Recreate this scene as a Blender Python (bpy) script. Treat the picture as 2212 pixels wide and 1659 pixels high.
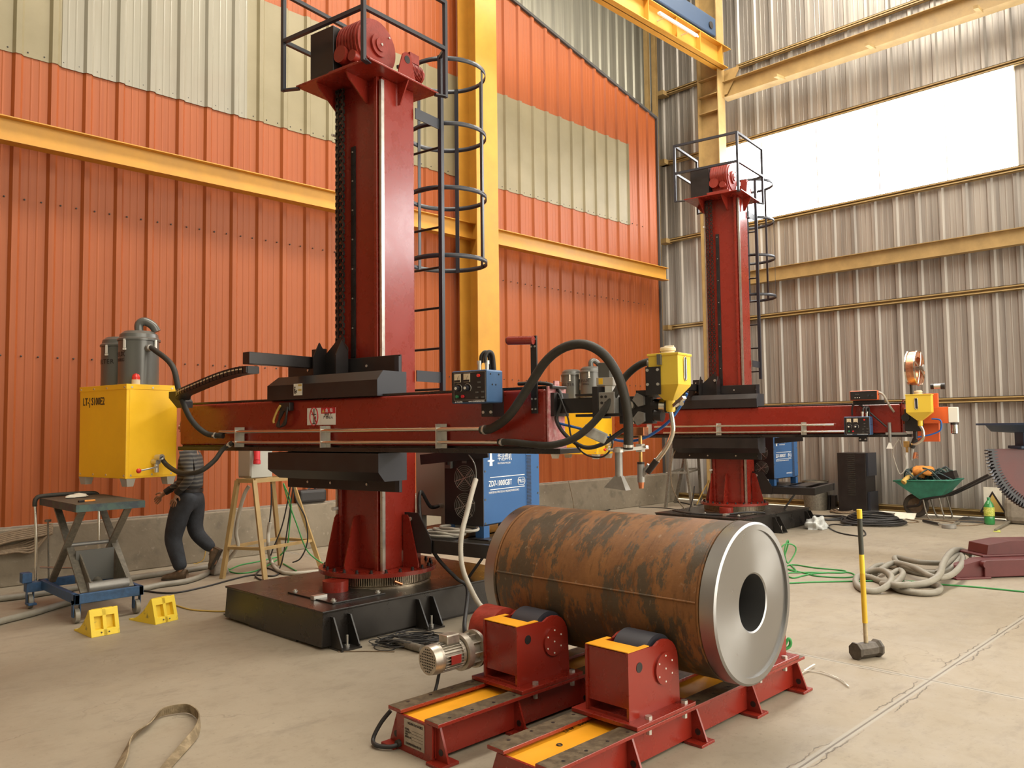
import bpy, math, random
from math import sin, cos, pi, radians as rad
from mathutils import Vector, Matrix
random.seed(7)
sc = bpy.context.scene
for o in list(bpy.data.objects): bpy.data.objects.remove(o)
col = sc.collection

# ------------------------------------------------------------ camera (2212 x 1659, f = 1730 px)
FPX = 1730.66; YAW, PIT, ROL = 0.790388462, 0.0554314062, -0.0118958289; HC = 1.6
_f = Vector((cos(YAW)*cos(PIT), sin(YAW)*cos(PIT), sin(PIT)))
_r = Vector((sin(YAW), -cos(YAW), 0)); _u = _r.cross(_f)
_r2 = cos(ROL)*_r + sin(ROL)*_u; _u2 = -sin(ROL)*_r + cos(ROL)*_u
CAM = Vector((0, 0, HC))
cd = bpy.data.cameras.new('camera'); cam = bpy.data.objects.new('camera', cd); col.objects.link(cam)
cd.sensor_width = 36; cd.lens = 36*FPX/2212; cd.clip_end = 200
cam.matrix_world = Matrix(((_r2.x, _u2.x, -_f.x, 0), (_r2.y, _u2.y, -_f.y, 0), (_r2.z, _u2.z, -_f.z, HC), (0, 0, 0, 1)))
sc.camera = cam
sc.view_settings.view_transform = 'Standard'; sc.view_settings.look = 'None'
sc.view_settings.gamma = 1.0; sc.view_settings.exposure = 0.22; sc.view_settings.use_curve_mapping = False
# ------------------------------------------------------------ daylight
wd = bpy.data.worlds.new('sky'); sc.world = wd; wd.use_nodes = True
bg = wd.node_tree.nodes['Background']; bg.inputs[0].default_value = (1.0, 0.92, 0.78, 1); bg.inputs[1].default_value = 3.9
SKYLIGHT = 18.0      # strength of the translucent roof panels
WINDOW = 10.0         # strength of the translucent wall panels
def area(name, loc, rot, sx, sy, power, colr):
    l = bpy.data.lights.new(name, 'AREA'); l.shape = 'RECTANGLE'; l.size = sx; l.size_y = sy; l.energy = power; l.color = colr
    o = bpy.data.objects.new(name, l); col.objects.link(o); o.location = loc; o.rotation_euler = rot; return o

# ------------------------------------------------------------ helpers: picture measurements turned into places
def ray(x, y): return _r2*((x-1106)/FPX) - _u2*((y-829.5)/FPX) + _f
def G(x, y, z=0.0): d = ray(x, y); return CAM + d*((z-HC)/d.z)
def onX(x, y, X): d = ray(x, y); return CAM + d*(X/d.x)
def onY(x, y, Y): d = ray(x, y); return CAM + d*(Y/d.y)
def onP(x, y, p, n): d = ray(x, y); return CAM + d*((Vector(p)-CAM).dot(n)/d.dot(n))
FH = Vector((cos(YAW), sin(YAW), 0)); RH = Vector((sin(YAW), -cos(YAW), 0))
def onV(x, y, p): return onP(x, y, p, FH)      # upright plane through p that faces the viewer
A = Vector((cos(rad(-80)), sin(rad(-80)), 0)); B = Vector((cos(rad(190)), sin(rad(190)), 0))
C1 = Vector((4.19, 5.94, 0)); C2 = Vector((11.37, 6.56, 0))
# machine space: x = a (along the boom towards its working end), y = -b (b: out of the column front), z up
def mb(x, y, b, C=C1):
    P = onP(x, y, C+B*b, B)-C; return Vector((P.dot(A), -b, P.z))
def ma(x, y, a, C=C1):
    P = onP(x, y, C+A*a, A)-C; return Vector((a, -P.dot(B), P.z))
def L(a, b, z): return Vector((a, -b, z))

# ------------------------------------------------------------ materials
M = {}
def mat(name, colr, rough=.5, metal=0., var=0., vscale=8., bump=0., bscale=60., col2=None, emit=None, spec=None, stretch=None, alpha=None, trans=0., coat=0.):
    m = bpy.data.materials.new(name); m.use_nodes = True; nt = m.node_tree; N = nt.nodes; b = N['Principled BSDF']
    b.inputs['Base Color'].default_value = (*colr, 1); b.inputs['Roughness'].default_value = rough; b.inputs['Metallic'].default_value = metal
    if spec is not None: b.inputs['Specular IOR Level'].default_value = spec
    if trans: b.inputs['Transmission Weight'].default_value = trans
    if coat: b.inputs['Coat Weight'].default_value = coat; b.inputs['Coat Roughness'].default_value = .15
    if alpha is not None: b.inputs['Alpha'].default_value = alpha
    if emit: b.inputs['Emission Color'].default_value = (*emit[0], 1); b.inputs['Emission Strength'].default_value = emit[1]
    if var or bump or col2:
        tc = N.new('ShaderNodeTexCoord'); mp = N.new('ShaderNodeMapping'); nt.links.new(tc.outputs['Object'], mp.inputs[0])
        if stretch: mp.inputs['Scale'].default_value = stretch
        nz = N.new('ShaderNodeTexNoise'); nz.inputs['Scale'].default_value = vscale; nz.inputs['Detail'].default_value = 6; nz.inputs['Roughness'].default_value = .62
        nt.links.new(mp.outputs[0], nz.inputs['Vector'])
        if var or col2:
            mr = N.new('ShaderNodeMapRange'); mr.inputs['From Min'].default_value = .42 if col2 else .3; mr.inputs['From Max'].default_value = .6 if col2 else .7
            nt.links.new(nz.outputs['Fac'], mr.inputs['Value'])
            mx = N.new('ShaderNodeMix'); mx.data_type = 'RGBA'; nt.links.new(mr.outputs[0], mx.inputs['Factor'])
            c2 = col2 or tuple(min(1, c*(1+var)) for c in colr); c1 = colr if col2 else tuple(c*(1-var) for c in colr)
            mx.inputs['A'].default_value = (*c1, 1); mx.inputs['B'].default_value = (*c2, 1)
            nt.links.new(mx.outputs['Result'], b.inputs['Base Color'])
            rr = N.new('ShaderNodeMapRange'); rr.inputs['To Min'].default_value = max(.05, rough-.1); rr.inputs['To Max'].default_value = min(1, rough+.12)
            nt.links.new(nz.outputs['Fac'], rr.inputs['Value']); nt.links.new(rr.outputs[0], b.inputs['Roughness'])
        if bump:
            n2 = N.new('ShaderNodeTexNoise'); n2.inputs['Scale'].default_value = bscale; n2.inputs['Detail'].default_value = 4; nt.links.new(mp.outputs[0], n2.inputs['Vector'])
            bp = N.new('ShaderNodeBump'); bp.inputs['Strength'].default_value = bump; bp.inputs['Distance'].default_value = .004
            nt.links.new(n2.outputs['Fac'], bp.inputs['Height']); nt.links.new(bp.outputs[0], b.inputs['Normal'])
    M[name] = m; return m
mat('red', (.24, .019, .010), .27, var=.04, vscale=5, bump=.15, bscale=25, coat=.25)
mat('red_dull', (.26, .024, .018), .42, var=.12, vscale=9, bump=.25, bscale=60)
mat('red_gear', (.27, .028, .016), .4, var=.2, vscale=20, bump=.4, bscale=60)
mat('dark_red', (.115, .022, .022), .4, var=.15, vscale=6)
mat('black', (.018, .015, .015), .35, var=.25, vscale=6)
mat('black_dusty', (.022, .019, .017), .28, var=.35, vscale=4, bump=.1, bscale=20)
mat('black_blue', (.03, .032, .042), .4)
mat('rubber', (.028, .025, .019), .62, var=.3, vscale=20, bump=.3, bscale=120)
mat('cable', (.022, .02, .02), .5)
mat('steel', (.52, .50, .46), .3, .9, var=.15, vscale=18)
mat('steel_polish', (.70, .66, .58), .18, 1.0)
mat('film_pink', (.50, .16, .17), .35, vscale=18, col2=(.62, .36, .36), bump=.3, bscale=90)
mat('zinc', (.62, .60, .55), .38, .8)
mat('grey_metal', (.30, .29, .27), .45, .4, var=.15, vscale=12)
mat('canister', (.115, .115, .105), .30, .2, coat=.2)
mat('yellow', (.98, .56, .022), .35, var=.05, vscale=4)
mat('yellow_hopper', (.80, .56, .06), .35)
mat('yellow_rail', (.80, .35, .015), .38, var=.08, vscale=7)
mat('yellow_beam', (.56, .28, .035), .5, var=.1, vscale=3)
mat('yellow_post', (.40, .27, .11), .5, var=.15, vscale=5)  # duller than yellow_beam: window haze put into the paint colour
mat('blue', (.035, .115, .29), .42, var=.05, vscale=5)
mat('blue_box', (.05, .12, .25), .4, .2)
mat('blue_frame', (.03, .085, .19), .5, var=.3, vscale=20)
mat('blue_cable', (.02, .13, .48), .4)
mat('crane_blue', (.03, .06, .12), .5)
mat('teal_worn', (.03, .045, .06), .5, vscale=9, col2=(.055, .10, .085))
mat('bench_top', (.05, .042, .03), .6, vscale=14, col2=(.09, .075, .05))
mat('scissor_steel', (.20, .18, .145), .5, .3, var=.3, vscale=30)
mat('white', (.78, .76, .70), .5)
mat('paper', (.72, .68, .58), .7, var=.08, vscale=20)
mat('cream_cap', (.70, .58, .40), .5, var=.1, vscale=30)
mat('letter_white', (.85, .86, .86), .5)
mat('letter_black', (.02, .012, .012), .5)
mat('sign_red', (.55, .02, .03), .5)
mat('orange_box', (.75, .13, .03), .4)
mat('rust_plate', (.085, .06, .035), .5, .3, vscale=22, col2=(.15, .11, .065), bump=.3, bscale=80)
mat('copper', (.75, .30, .15), .28, .95)
mat('copper_wire', (.62, .27, .15), .32, .85, stretch=(1, 1, 1), var=.25, vscale=30)
mat('brass', (.55, .34, .12), .35, .9, var=.2, vscale=20)
mat('gear', (.42, .35, .26), .32, .8, var=.3, vscale=40)
mat('alu', (.44, .40, .34), .35, .75, var=.2, vscale=25)
mat('grey_hose', (.27, .25, .205), .5, var=.12, vscale=12)
mat('pale_hose', (.42, .385, .32), .5, var=.1, vscale=12)
mat('grey_cab', (.42, .395, .34), .5)
mat('grey_box', (.42, .42, .37), .5)
mat('green_cable', (.04, .28, .07), .45)
mat('yellow_cable', (.55, .36, .08), .5)
mat('brown_rope', (.19, .135, .085), .8, var=.3, vscale=40)
mat('webbing', (.17, .125, .07), .85, vscale=14, col2=(.30, .23, .14), bump=.5, bscale=150)
mat('skin', (.30, .155, .085), .55)
mat('hair', (.012, .010, .009), .7)
mat('jeans', (.030, .034, .043), .85, var=.4, vscale=9, bump=.4, bscale=80)
mat('shoe', (.13, .085, .05), .75, var=.3, vscale=25)
mat('sole', (.05, .04, .03), .8)
mat('barrow_green', (.03, .19, .13), .5, var=.3, vscale=7)
mat('bag_orange', (.70, .27, .05), .7, var=.2, vscale=12)
mat('plastic', (.62, .64, .62), .25, var=.12, vscale=14, bump=.6, bscale=30)
mat('bottle_green', (.03, .22, .06), .12, coat=.5)
mat('bottle_label', (.35, .42, .05), .4, vscale=30, col2=(.62, .60, .15))
mat('bottle_clear', (.72, .45, .18), .1, trans=.6)
mat('stone', (.25, .215, .175), .9, var=.2, vscale=14, bump=.6, bscale=30)
mat('hammer', (.10, .085, .07), .5, .6, var=.3, vscale=25, bump=.3, bscale=60)
mat('handle_wood', (.45, .36, .22), .6, var=.2, vscale=30)
mat('handle_yellow', (.74, .47, .03), .4, stretch=(1, 1, .25), vscale=26, col2=(.70, .43, .03))
mat('handle_tape', (.045, .05, .04), .6, vscale=18, col2=(.06, .06, .045))
mat('lamp_red', (.75, .03, .02), .2, coat=.5)
mat('push_green', (.03, .22, .09), .3)
mat('sky_glass', (.9, .95, .9), .05, trans=.9)
mat('unlit_tube_glow', (.9, .9, .9), .4, emit=((1, .98, .9), .25))  # tube is unlit; weak emission put in to keep it white
mat('panel_glow', (1, 1, 1), .5, emit=((.97, .985, 1.0), WINDOW))
mat('roof_glow', (1, 1, 1), .5, emit=((1.0, .93, .80), SKYLIGHT))
mat('mat_dark', (.07, .065, .06), .8)
mat('warn_yellow', (.55, .38, .10), .6)

def worn_chock():
    m = mat('chock_yellow', (.83, .60, .04), .55, vscale=7, bump=.3, bscale=40, col2=(.80, .57, .05)); nt = m.node_tree; N = nt.nodes
    mr = [n for n in N if n.type == 'MAP_RANGE'][0]; mx = [n for n in N if n.type == 'MIX'][0]
    mx.inputs['B'].default_value = (.20, .15, .06, 1); mr.inputs['From Min'].default_value = .60; mr.inputs['From Max'].default_value = .70
worn_chock()
def sheet_mat(name, c1, c2, rough, metal, sscale, detail=.6, axis=(30, 30, .35), lo=.35, hi=.65, blotch=None):
    """rolled sheet: streaks run down the sheet"""
    m = mat(name, c1, rough, metal); nt = m.node_tree; N = nt.nodes; b = N['Principled BSDF']
    tc = N.new('ShaderNodeTexCoord'); mp = N.new('ShaderNodeMapping'); mp.inputs['Scale'].default_value = axis
    nt.links.new(tc.outputs['Object'], mp.inputs[0])
    nz = N.new('ShaderNodeTexNoise'); nz.inputs['Scale'].default_value = sscale; nz.inputs['Detail'].default_value = 5; nz.inputs['Roughness'].default_value = detail
    nt.links.new(mp.outputs[0], nz.inputs['Vector'])
    mr = N.new('ShaderNodeMapRange'); mr.inputs['From Min'].default_value = lo; mr.inputs['From Max'].default_value = hi; nt.links.new(nz.outputs['Fac'], mr.inputs['Value'])
    mx = N.new('ShaderNodeMix'); mx.data_type = 'RGBA'; mx.inputs['A'].default_value = (*c1, 1); mx.inputs['B'].default_value = (*c2, 1)
    nt.links.new(mr.outputs[0], mx.inputs['Factor']); out = mx.outputs['Result']
    if blotch:
        n2 = N.new('ShaderNodeTexNoise'); n2.inputs['Scale'].default_value = 1.1; n2.inputs['Detail'].default_value = 7; nt.links.new(tc.outputs['Object'], n2.inputs['Vector'])
        r2 = N.new('ShaderNodeMapRange'); r2.inputs['From Min'].default_value = .5; r2.inputs['From Max'].default_value = .75; r2.inputs['To Max'].default_value = .6; nt.links.new(n2.outputs['Fac'], r2.inputs['Value'])
        m2 = N.new('ShaderNodeMix'); m2.data_type = 'RGBA'; nt.links.new(r2.outputs[0], m2.inputs['Factor']); nt.links.new(out, m2.inputs['A']); m2.inputs['B'].default_value = (*blotch, 1); out = m2.outputs['Result']
    nt.links.new(out, b.inputs['Base Color'])
sheet_mat('orange_sheet', (.30, .066, .010), (.355, .083, .014), .55, 0, 1, lo=.3, hi=.7)
sheet_mat('cream_sheet', (.225, .188, .104), (.27, .228, .135), .5, 0, 1, axis=(2, 2, 2), lo=.3, hi=.7, blotch=(.30, .245, .135))
sheet_mat('white_sheet', (.27, .25, .195), (.325, .30, .24), .25, 0, 1, axis=(12, 12, .6), lo=.3, hi=.7, blotch=(.28, .235, .18))
sheet_mat('grey_sheet', (.25, .228, .208), (.42, .385, .345), .42, .35, 1, axis=(9, 9, .25), lo=.36, hi=.62)
sheet_mat('grey_sheet_dark', (.25, .24, .20), (.36, .345, .28), .42, .55, 1, axis=(9, 9, .25), lo=.36, hi=.62)

def floor_mat():
    m = bpy.data.materials.new('floor_concrete'); m.use_nodes = True; nt = m.node_tree; N = nt.nodes; b = N['Principled BSDF']; lk = nt.links.new
    tc = N.new('ShaderNodeTexCoord'); sep = N.new('ShaderNodeSeparateXYZ'); lk(tc.outputs['Object'], sep.inputs[0])
    def noise(s, d, vec=None, r=.6, stretch=None):
        n = N.new('ShaderNodeTexNoise'); n.inputs['Scale'].default_value = s; n.inputs['Detail'].default_value = d; n.inputs['Roughness'].default_value = r
        if stretch:
            mp = N.new('ShaderNodeMapping'); mp.inputs['Scale'].default_value = stretch; mp.inputs['Rotation'].default_value = (0, 0, .78); lk(tc.outputs['Object'], mp.inputs[0]); lk(mp.outputs[0], n.inputs['Vector'])
        else: lk(tc.outputs['Object'], n.inputs['Vector'])
        return n.outputs['Fac']
    def mth(op, a, c, clamp=False):
        n = N.new('ShaderNodeMath'); n.operation = op; n.use_clamp = clamp
        for i, v in enumerate((a, c)):
            if isinstance(v, (int, float)): n.inputs[i].default_value = v
            else: lk(v, n.inputs[i])
        return n.outputs[0]
    def rng(v, a, c, d=0., e=1.):
        n = N.new('ShaderNodeMapRange'); n.inputs['From Min'].default_value = a; n.inputs['From Max'].default_value = c; n.inputs['To Min'].default_value = d; n.inputs['To Max'].default_value = e; lk(v, n.inputs['Value']); return n.outputs[0]
    def mix(f, a, c):
        n = N.new('ShaderNodeMix'); n.data_type = 'RGBA'; lk(f, n.inputs['Factor'])
        for k, v in (('A', a), ('B', c)):
            if isinstance(v, tuple): n.inputs[k].default_value = (*v, 1)
            else: lk(v, n.inputs[k])
        return n.outputs['Result']
    base = mix(rng(noise(.6, 8), .32, .68), (.265, .222, .163), (.34, .288, .216))
    base = mix(rng(noise(7, 8, r=.7), .52, .72, 0, .45), base, (.20, .165, .12))
    base = mix(rng(noise(2.2, 9, r=.75, stretch=(1, 2.6, 1)), .53, .68, 0, .6), base, (.205, .17, .13))
    base = mix(rng(noise(34, 3), .62, .70, 0, .5), base, (.2, .17, .13))
    # sawn and broken joints, with ragged edges
    wob = mth('MULTIPLY', mth('SUBTRACT', noise(5, 5), .5), .12)
    dx = mth('ABSOLUTE', mth('SUBTRACT', mth('ADD', sep.outputs[0], wob), 5.425), 0)
    dy = mth('ABSOLUTE', mth('SUBTRACT', mth('ADD', sep.outputs[1], wob), 1.80), 0)
    dx0 = mth('ABSOLUTE', mth('SUBTRACT', sep.outputs[0], 5.425), 0); dy0 = mth('ABSOLUTE', mth('SUBTRACT', sep.outputs[1], 1.80), 0)
    d1 = mth('MINIMUM', dx0, dy0)
    strip = rng(d1, .02, .028, 1, 0); base = mix(mth('MULTIPLY', strip, .55), base, (.36, .34, .30))
    core = rng(d1, .003, .007, 1, 0)
    edge = rng(mth('ABSOLUTE', mth('SUBTRACT', mth('MINIMUM', dx, dy), .035), 0), .002, .006, 1, 0)
    edge = mth('MULTIPLY', edge, rng(noise(1.7, 3), .46, .52))
    crk = mth('MAXIMUM', mth('MULTIPLY', core, .8), mth('MULTIPLY', edge, .85))
    v = N.new('ShaderNodeTexVoronoi'); v.feature = 'DISTANCE_TO_EDGE'; v.inputs['Scale'].default_value = .33
    mpv = N.new('ShaderNodeVectorMath'); mpv.operation = 'ADD'; nzc = N.new('ShaderNodeTexNoise'); nzc.inputs['Scale'].default_value = 2.2; nzc.inputs['Detail'].default_value = 5; lk(tc.outputs['Object'], nzc.inputs['Vector'])
    lk(tc.outputs['Object'], mpv.inputs[0]); lk(nzc.outputs['Color'], mpv.inputs[1]); lk(mpv.outputs[0], v.inputs['Vector'])
    hair = mth('MULTIPLY', mth('MULTIPLY', rng(v.outputs['Distance'], .001, .003, 1, 0), .3), rng(noise(.9, 2), .5, .56))
    crk = mth('MAXIMUM', crk, hair)
    lk(mix(crk, base, (.10, .08, .06)), b.inputs['Base Color'])
    lk(rng(noise(3, 6), .3, .7, .5, .75), b.inputs['Roughness'])
    bp = N.new('ShaderNodeBump'); bp.inputs['Strength'].default_value = .3; bp.inputs['Distance'].default_value = .01
    lk(mth('SUBTRACT', mth('MULTIPLY', noise(9, 8), .5), crk), bp.inputs['Height']); lk(bp.outputs[0], b.inputs['Normal'])
    M['floor'] = m
floor_mat()
def plinth_mat():
    m = mat('plinth', (.21, .175, .125), .85, bump=.6, bscale=22); nt = m.node_tree; N = nt.nodes; b = N['Principled BSDF']
    tc = N.new('ShaderNodeTexCoord'); cur = None
    for s, lo, hi, cA, k in ((1.2, .35, .65, (.30, .255, .19), 1.), (5, .55, .7, (.12, .10, .075), .6), (14, .62, .72, (.36, .32, .26), .6)):
        n = N.new('ShaderNodeTexNoise'); n.inputs['Scale'].default_value = s; n.inputs['Detail'].default_value = 8; nt.links.new(tc.outputs['Object'], n.inputs['Vector'])
        r = N.new('ShaderNodeMapRange'); r.inputs['From Min'].default_value = lo; r.inputs['From Max'].default_value = hi; r.inputs['To Max'].default_value = k; nt.links.new(n.outputs['Fac'], r.inputs['Value'])
        x = N.new('ShaderNodeMix'); x.data_type = 'RGBA'; nt.links.new(r.outputs[0], x.inputs['Factor']); x.inputs['B'].default_value = (*cA, 1)
        if cur: nt.links.new(cur, x.inputs['A'])
        else: x.inputs['A'].default_value = (.19, .155, .11, 1)
        cur = x.outputs['Result']
    nt.links.new(cur, b.inputs['Base Color'])
plinth_mat()
def rust_mat():
    m = mat('rusty_shell', (.3, .12, .03), .55, bump=.35, bscale=40); nt = m.node_tree; N = nt.nodes; b = N['Principled BSDF']; lk = nt.links.new
    tc = N.new('ShaderNodeTexCoord')
    def layer(cur, cB, scale, lo, hi, k, st, det=9, rr=.7, off=0):
        mp = N.new('ShaderNodeMapping'); mp.inputs['Scale'].default_value = st; mp.inputs['Location'].default_value = (off, off, off); lk(tc.outputs['Object'], mp.inputs[0])
        n = N.new('ShaderNodeTexNoise'); n.inputs['Scale'].default_value = scale; n.inputs['Detail'].default_value = det; n.inputs['Roughness'].default_value = rr; lk(mp.outputs[0], n.inputs['Vector'])
        r = N.new('ShaderNodeMapRange'); r.inputs['From Min'].default_value = lo; r.inputs['From Max'].default_value = hi; r.inputs['To Max'].default_value = k; lk(n.outputs['Fac'], r.inputs['Value'])
        x = N.new('ShaderNodeMix'); x.data_type = 'RGBA'; lk(r.outputs[0], x.inputs['Factor']); x.inputs['B'].default_value = (*cB, 1)
        if isinstance(cur, tuple): x.inputs['A'].default_value = (*cur, 1)
        else: lk(cur, x.inputs['A'])
        return x.outputs['Result'], r.outputs[0]
    # object z runs along the shell, so a large z scale gives bands that follow the rolling direction
    c, _ = layer((.26, .115, .036), (.165, .070, .024), 3, .35, .65, 1, (1, 1, 2.2))
    c, f = layer(c, (.068, .055, .036), 2.6, .475, .515, .92, (.85, .85, 2.2), 12, .76, 3)
    c, _ = layer(c, (.10, .045, .014), 6, .56, .66, .8, (.7, .7, 4), 10, .7, 8)
    c, _ = layer(c, (.36, .26, .17), 22, .64, .72, .45, (1, 1, 1.5), 6, .6, 5)
    lk(c, b.inputs['Base Color'])
    r = N.new('ShaderNodeMapRange'); r.inputs['To Min'].default_value = .62; r.inputs['To Max'].default_value = .38; lk(f, r.inputs['Value']); lk(r.outputs[0], b.inputs['Roughness'])
rust_mat()
def turned_mat():
    m = mat('turned_steel', (.36, .36, .36), .30, .9); nt = m.node_tree; N = nt.nodes; b = N['Principled BSDF']; lk = nt.links.new
    b.inputs['Anisotropic'].default_value = .85
    tg = N.new('ShaderNodeTangent'); tg.direction_type = 'RADIAL'; tg.axis = 'Z'; lk(tg.outputs[0], b.inputs['Tangent'])
    tc = N.new('ShaderNodeTexCoord'); sp = N.new('ShaderNodeSeparateXYZ'); lk(tc.outputs['Object'], sp.inputs[0])
    n = N.new('ShaderNodeTexNoise'); n.inputs['Scale'].default_value = 6; n.inputs['Detail'].default_value = 6; lk(tc.outputs['Object'], n.inputs['Vector'])
    r = N.new('ShaderNodeMapRange'); r.inputs['From Min'].default_value = .3; r.inputs['From Max'].default_value = .7; r.inputs['To Min'].default_value = .27; r.inputs['To Max'].default_value = .33; lk(n.outputs['Fac'], r.inputs['Value']); lk(r.outputs[0], b.inputs['Roughness'])
turned_mat()

# ------------------------------------------------------------ mesh building
class MB:
    def __init__(s): s.v = []; s.f = []; s.sm = []; s.mi = []; s.cut = []
    def add(s, vs, fs, sm=False, mi=0):
        o = len(s.v); s.cut.append((o, len(s.f))); s.v += [tuple(v) for v in vs]
        for f in fs: s.f.append(tuple(i+o for i in f)); s.sm.append(sm); s.mi.append(mi)
        return s
    def box(s, x0, x1, y0, y1, z0, z1, mi=0):
        return s.add([(x0, y0, z0), (x1, y0, z0), (x1, y1, z0), (x0, y1, z0), (x0, y0, z1), (x1, y0, z1), (x1, y1, z1), (x0, y1, z1)],
                     [(0, 3, 2, 1), (4, 5, 6, 7), (0, 1, 5, 4), (1, 2, 6, 5), (2, 3, 7, 6), (3, 0, 4, 7)], mi=mi)
    def obox(s, c, U, V, W, mi=0):
        c, U, V, W = Vector(c), Vector(U)/2, Vector(V)/2, Vector(W)/2
        return s.add([c+a*U+b*V+d*W for d in (-1, 1) for a, b in ((-1, -1), (1, -1), (1, 1), (-1, 1))],
                     [(0, 3, 2, 1), (4, 5, 6, 7), (0, 1, 5, 4), (1, 2, 6, 5), (2, 3, 7, 6), (3, 0, 4, 7)], mi=mi)
    def bar(s, p, q, w, h, up=(0, 0, 1), mi=0):
        p, q = Vector(p), Vector(q); d = q-p; t = d.normalized(); up = Vector(up)
        if abs(t.dot(up)) > .98: up = Vector((1, 0, 0))
        sd = t.cross(up).normalized(); u2 = sd.cross(t)
        return s.obox((p+q)/2, d, sd*w, u2*h, mi)
    def cyl(s, p, q, r0, r1=None, n=20, caps=True, mi=0, sm=True):
        if r1 is None: r1 = r0
        p, q = Vector(p), Vector(q); t = (q-p).normalized(); a = t.orthogonal().normalized(); b = t.cross(a)
        vs = []
        for c, r in ((p, r0), (q, r1)):
            for i in range(n): th = 2*pi*i/n; vs.append(c+a*(r*cos(th))+b*(r*sin(th)))
        s.add(vs, [(i, (i+1) % n, n+(i+1) % n, n+i) for i in range(n)], sm, mi)
        if caps: s.add(vs[:n], [tuple(range(n-1, -1, -1))], False, mi); s.add(vs[n:], [tuple(range(n))], False, mi)
        return s
    def lathe(s, prof, o=(0, 0, 0), ax=(0, 0, 1), n=32, mi=0, sm=True):
        o = Vector(o); t = Vector(ax).normalized(); a = t.orthogonal().normalized(); b = t.cross(a)
        # each segment gets its own rings so edges stay crisp
        for (r0, h0), (r1, h1) in zip(prof[:-1], prof[1:]):
            vs = [o+t*h+a*(r*cos(2*pi*i/n))+b*(r*sin(2*pi*i/n)) for r, h in ((r0, h0), (r1, h1)) for i in range(n)]
            s.add(vs, [(i, (i+1) % n, n+(i+1) % n, n+i) for i in range(n)], sm, mi)
        return s
    def tube(s, pts, r, n=8, closed=False, mi=0, caps=True, sm=True, sub=0):
        pts = [Vector(p) for p in pts]
        if sub: pts = smooth_path(pts, sub, closed)
        k = len(pts); rs = r if isinstance(r, (list, tuple)) else None
        nrm = None; vs = []
        for i in range(k):
            a = pts[(i-1) % k] if closed or i > 0 else pts[i]; b = pts[(i+1) % k] if closed or i < k-1 else pts[i]
            t = (b-a).normalized() if (b-a).length > 1e-9 else Vector((0, 0, 1))
            if nrm is None: nrm = t.orthogonal().normalized()
            nrm = (nrm-t*nrm.dot(t)); nrm = nrm.normalized() if nrm.length > 1e-6 else t.orthogonal().normalized()
            bn = t.cross(nrm); rr = rs[min(int(i*len(rs)/k), len(rs)-1)] if rs else r
            for j in range(n): th = 2*pi*j/n; vs.append(pts[i]+nrm*(rr*cos(th))+bn*(rr*sin(th)))
        m = k if closed else k-1; fs = []
        for i in range(m):
            i2 = (i+1) % k
            for j in range(n): j2 = (j+1) % n; fs.append((i*n+j, i*n+j2, i2*n+j2, i2*n+j))
        s.add(vs, fs, sm, mi)
        if caps and not closed: s.add(vs[:n], [tuple(range(n-1, -1, -1))], False, mi); s.add(vs[-n:], [tuple(range(n))], False, mi)
        return s
    def ribbed(s, pts, r, pitch=.012, depth=.12, n=12, sub=8, mi=0, closed=False):
        """corrugated hose along a smoothed path"""
        P = resample(smooth_path([Vector(p) for p in pts], sub, closed), pitch/2)
        return s.tube(P, [r*(1 if i % 2 else 1-depth) for i in range(len(P))], n, mi=mi)
    def prism(s, poly, o, U, V, W, mi=0, sm=False):
        """polygon in (U,V) from o, extruded by W"""
        o, U, V, W = Vector(o), Vector(U), Vector(V), Vector(W); n = len(poly)
        vs = [o+U*a+V*b for a, b in poly]; vs += [v+W for v in vs]
        flip = U.cross(V).dot(W) < 0
        ar = sum(poly[i][0]*poly[(i+1) % n][1]-poly[(i+1) % n][0]*poly[i][1] for i in range(n))
        if ar < 0: flip = not flip
        b0 = tuple(range(n)); t0 = tuple(range(n, 2*n))
        fs = [b0[::-1] if not flip else b0, t0 if not flip else t0[::-1]]
        s.add(vs, fs, False, mi)
        s.add(vs, [((i, (i+1) % n, n+(i+1) % n, n+i) if not flip else (i, n+i, n+(i+1) % n, (i+1) % n)) for i in range(n)], sm, mi); return s
    def hexa(s, lo, hi, mi=0):
        """two quads (4 points each) joined"""
        return s.add(list(lo)+list(hi), [(0, 3, 2, 1), (4, 5, 6, 7), (0, 1, 5, 4), (1, 2, 6, 5), (2, 3, 7, 6), (3, 0, 4, 7)], mi=mi)
    def ball(s, c, r, n=12, m=8, sc_=(1, 1, 1), mi=0, z0=-1.):
        c = Vector(c); vs = []; fs = []
        a0 = math.asin(z0)
        for i in range(m+1):
            ph = a0+(pi/2-a0)*i/m
            for j in range(n): th = 2*pi*j/n; vs.append(c+Vector((r*sc_[0]*cos(ph)*cos(th), r*sc_[1]*cos(ph)*sin(th), r*sc_[2]*sin(ph))))
        for i in range(m):
            for j in range(n): fs.append((i*n+j, i*n+(j+1) % n, (i+1)*n+(j+1) % n, (i+1)*n+j))
        return s.add(vs, fs, True, mi)
    def bolts(s, pts, ax, r=.008, h=.006):
        ax = Vector(ax).normalized()
        for p in pts: s.cyl(Vector(p), Vector(p)+ax*h, r, n=6, sm=False)
        return s
    def build(s, name, m, parent=None, bevel=0., seg=2, mods=None):
        me = bpy.data.meshes.new(name); me.from_pydata(s.v, [], s.f); me.update()
        for i, p in enumerate(me.polygons): p.use_smooth = s.sm[i]; p.material_index = s.mi[i]
        for x in (m if isinstance(m, (list, tuple)) else [m]): me.materials.append(M[x])
        o = bpy.data.objects.new(name, me); col.objects.link(o)
        if parent: o.parent = parent
        if bevel:
            b = o.modifiers.new('bevel', 'BEVEL'); b.width = bevel; b.segments = seg; b.limit_method = 'ANGLE'; b.angle_limit = rad(50)
        return o
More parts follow.
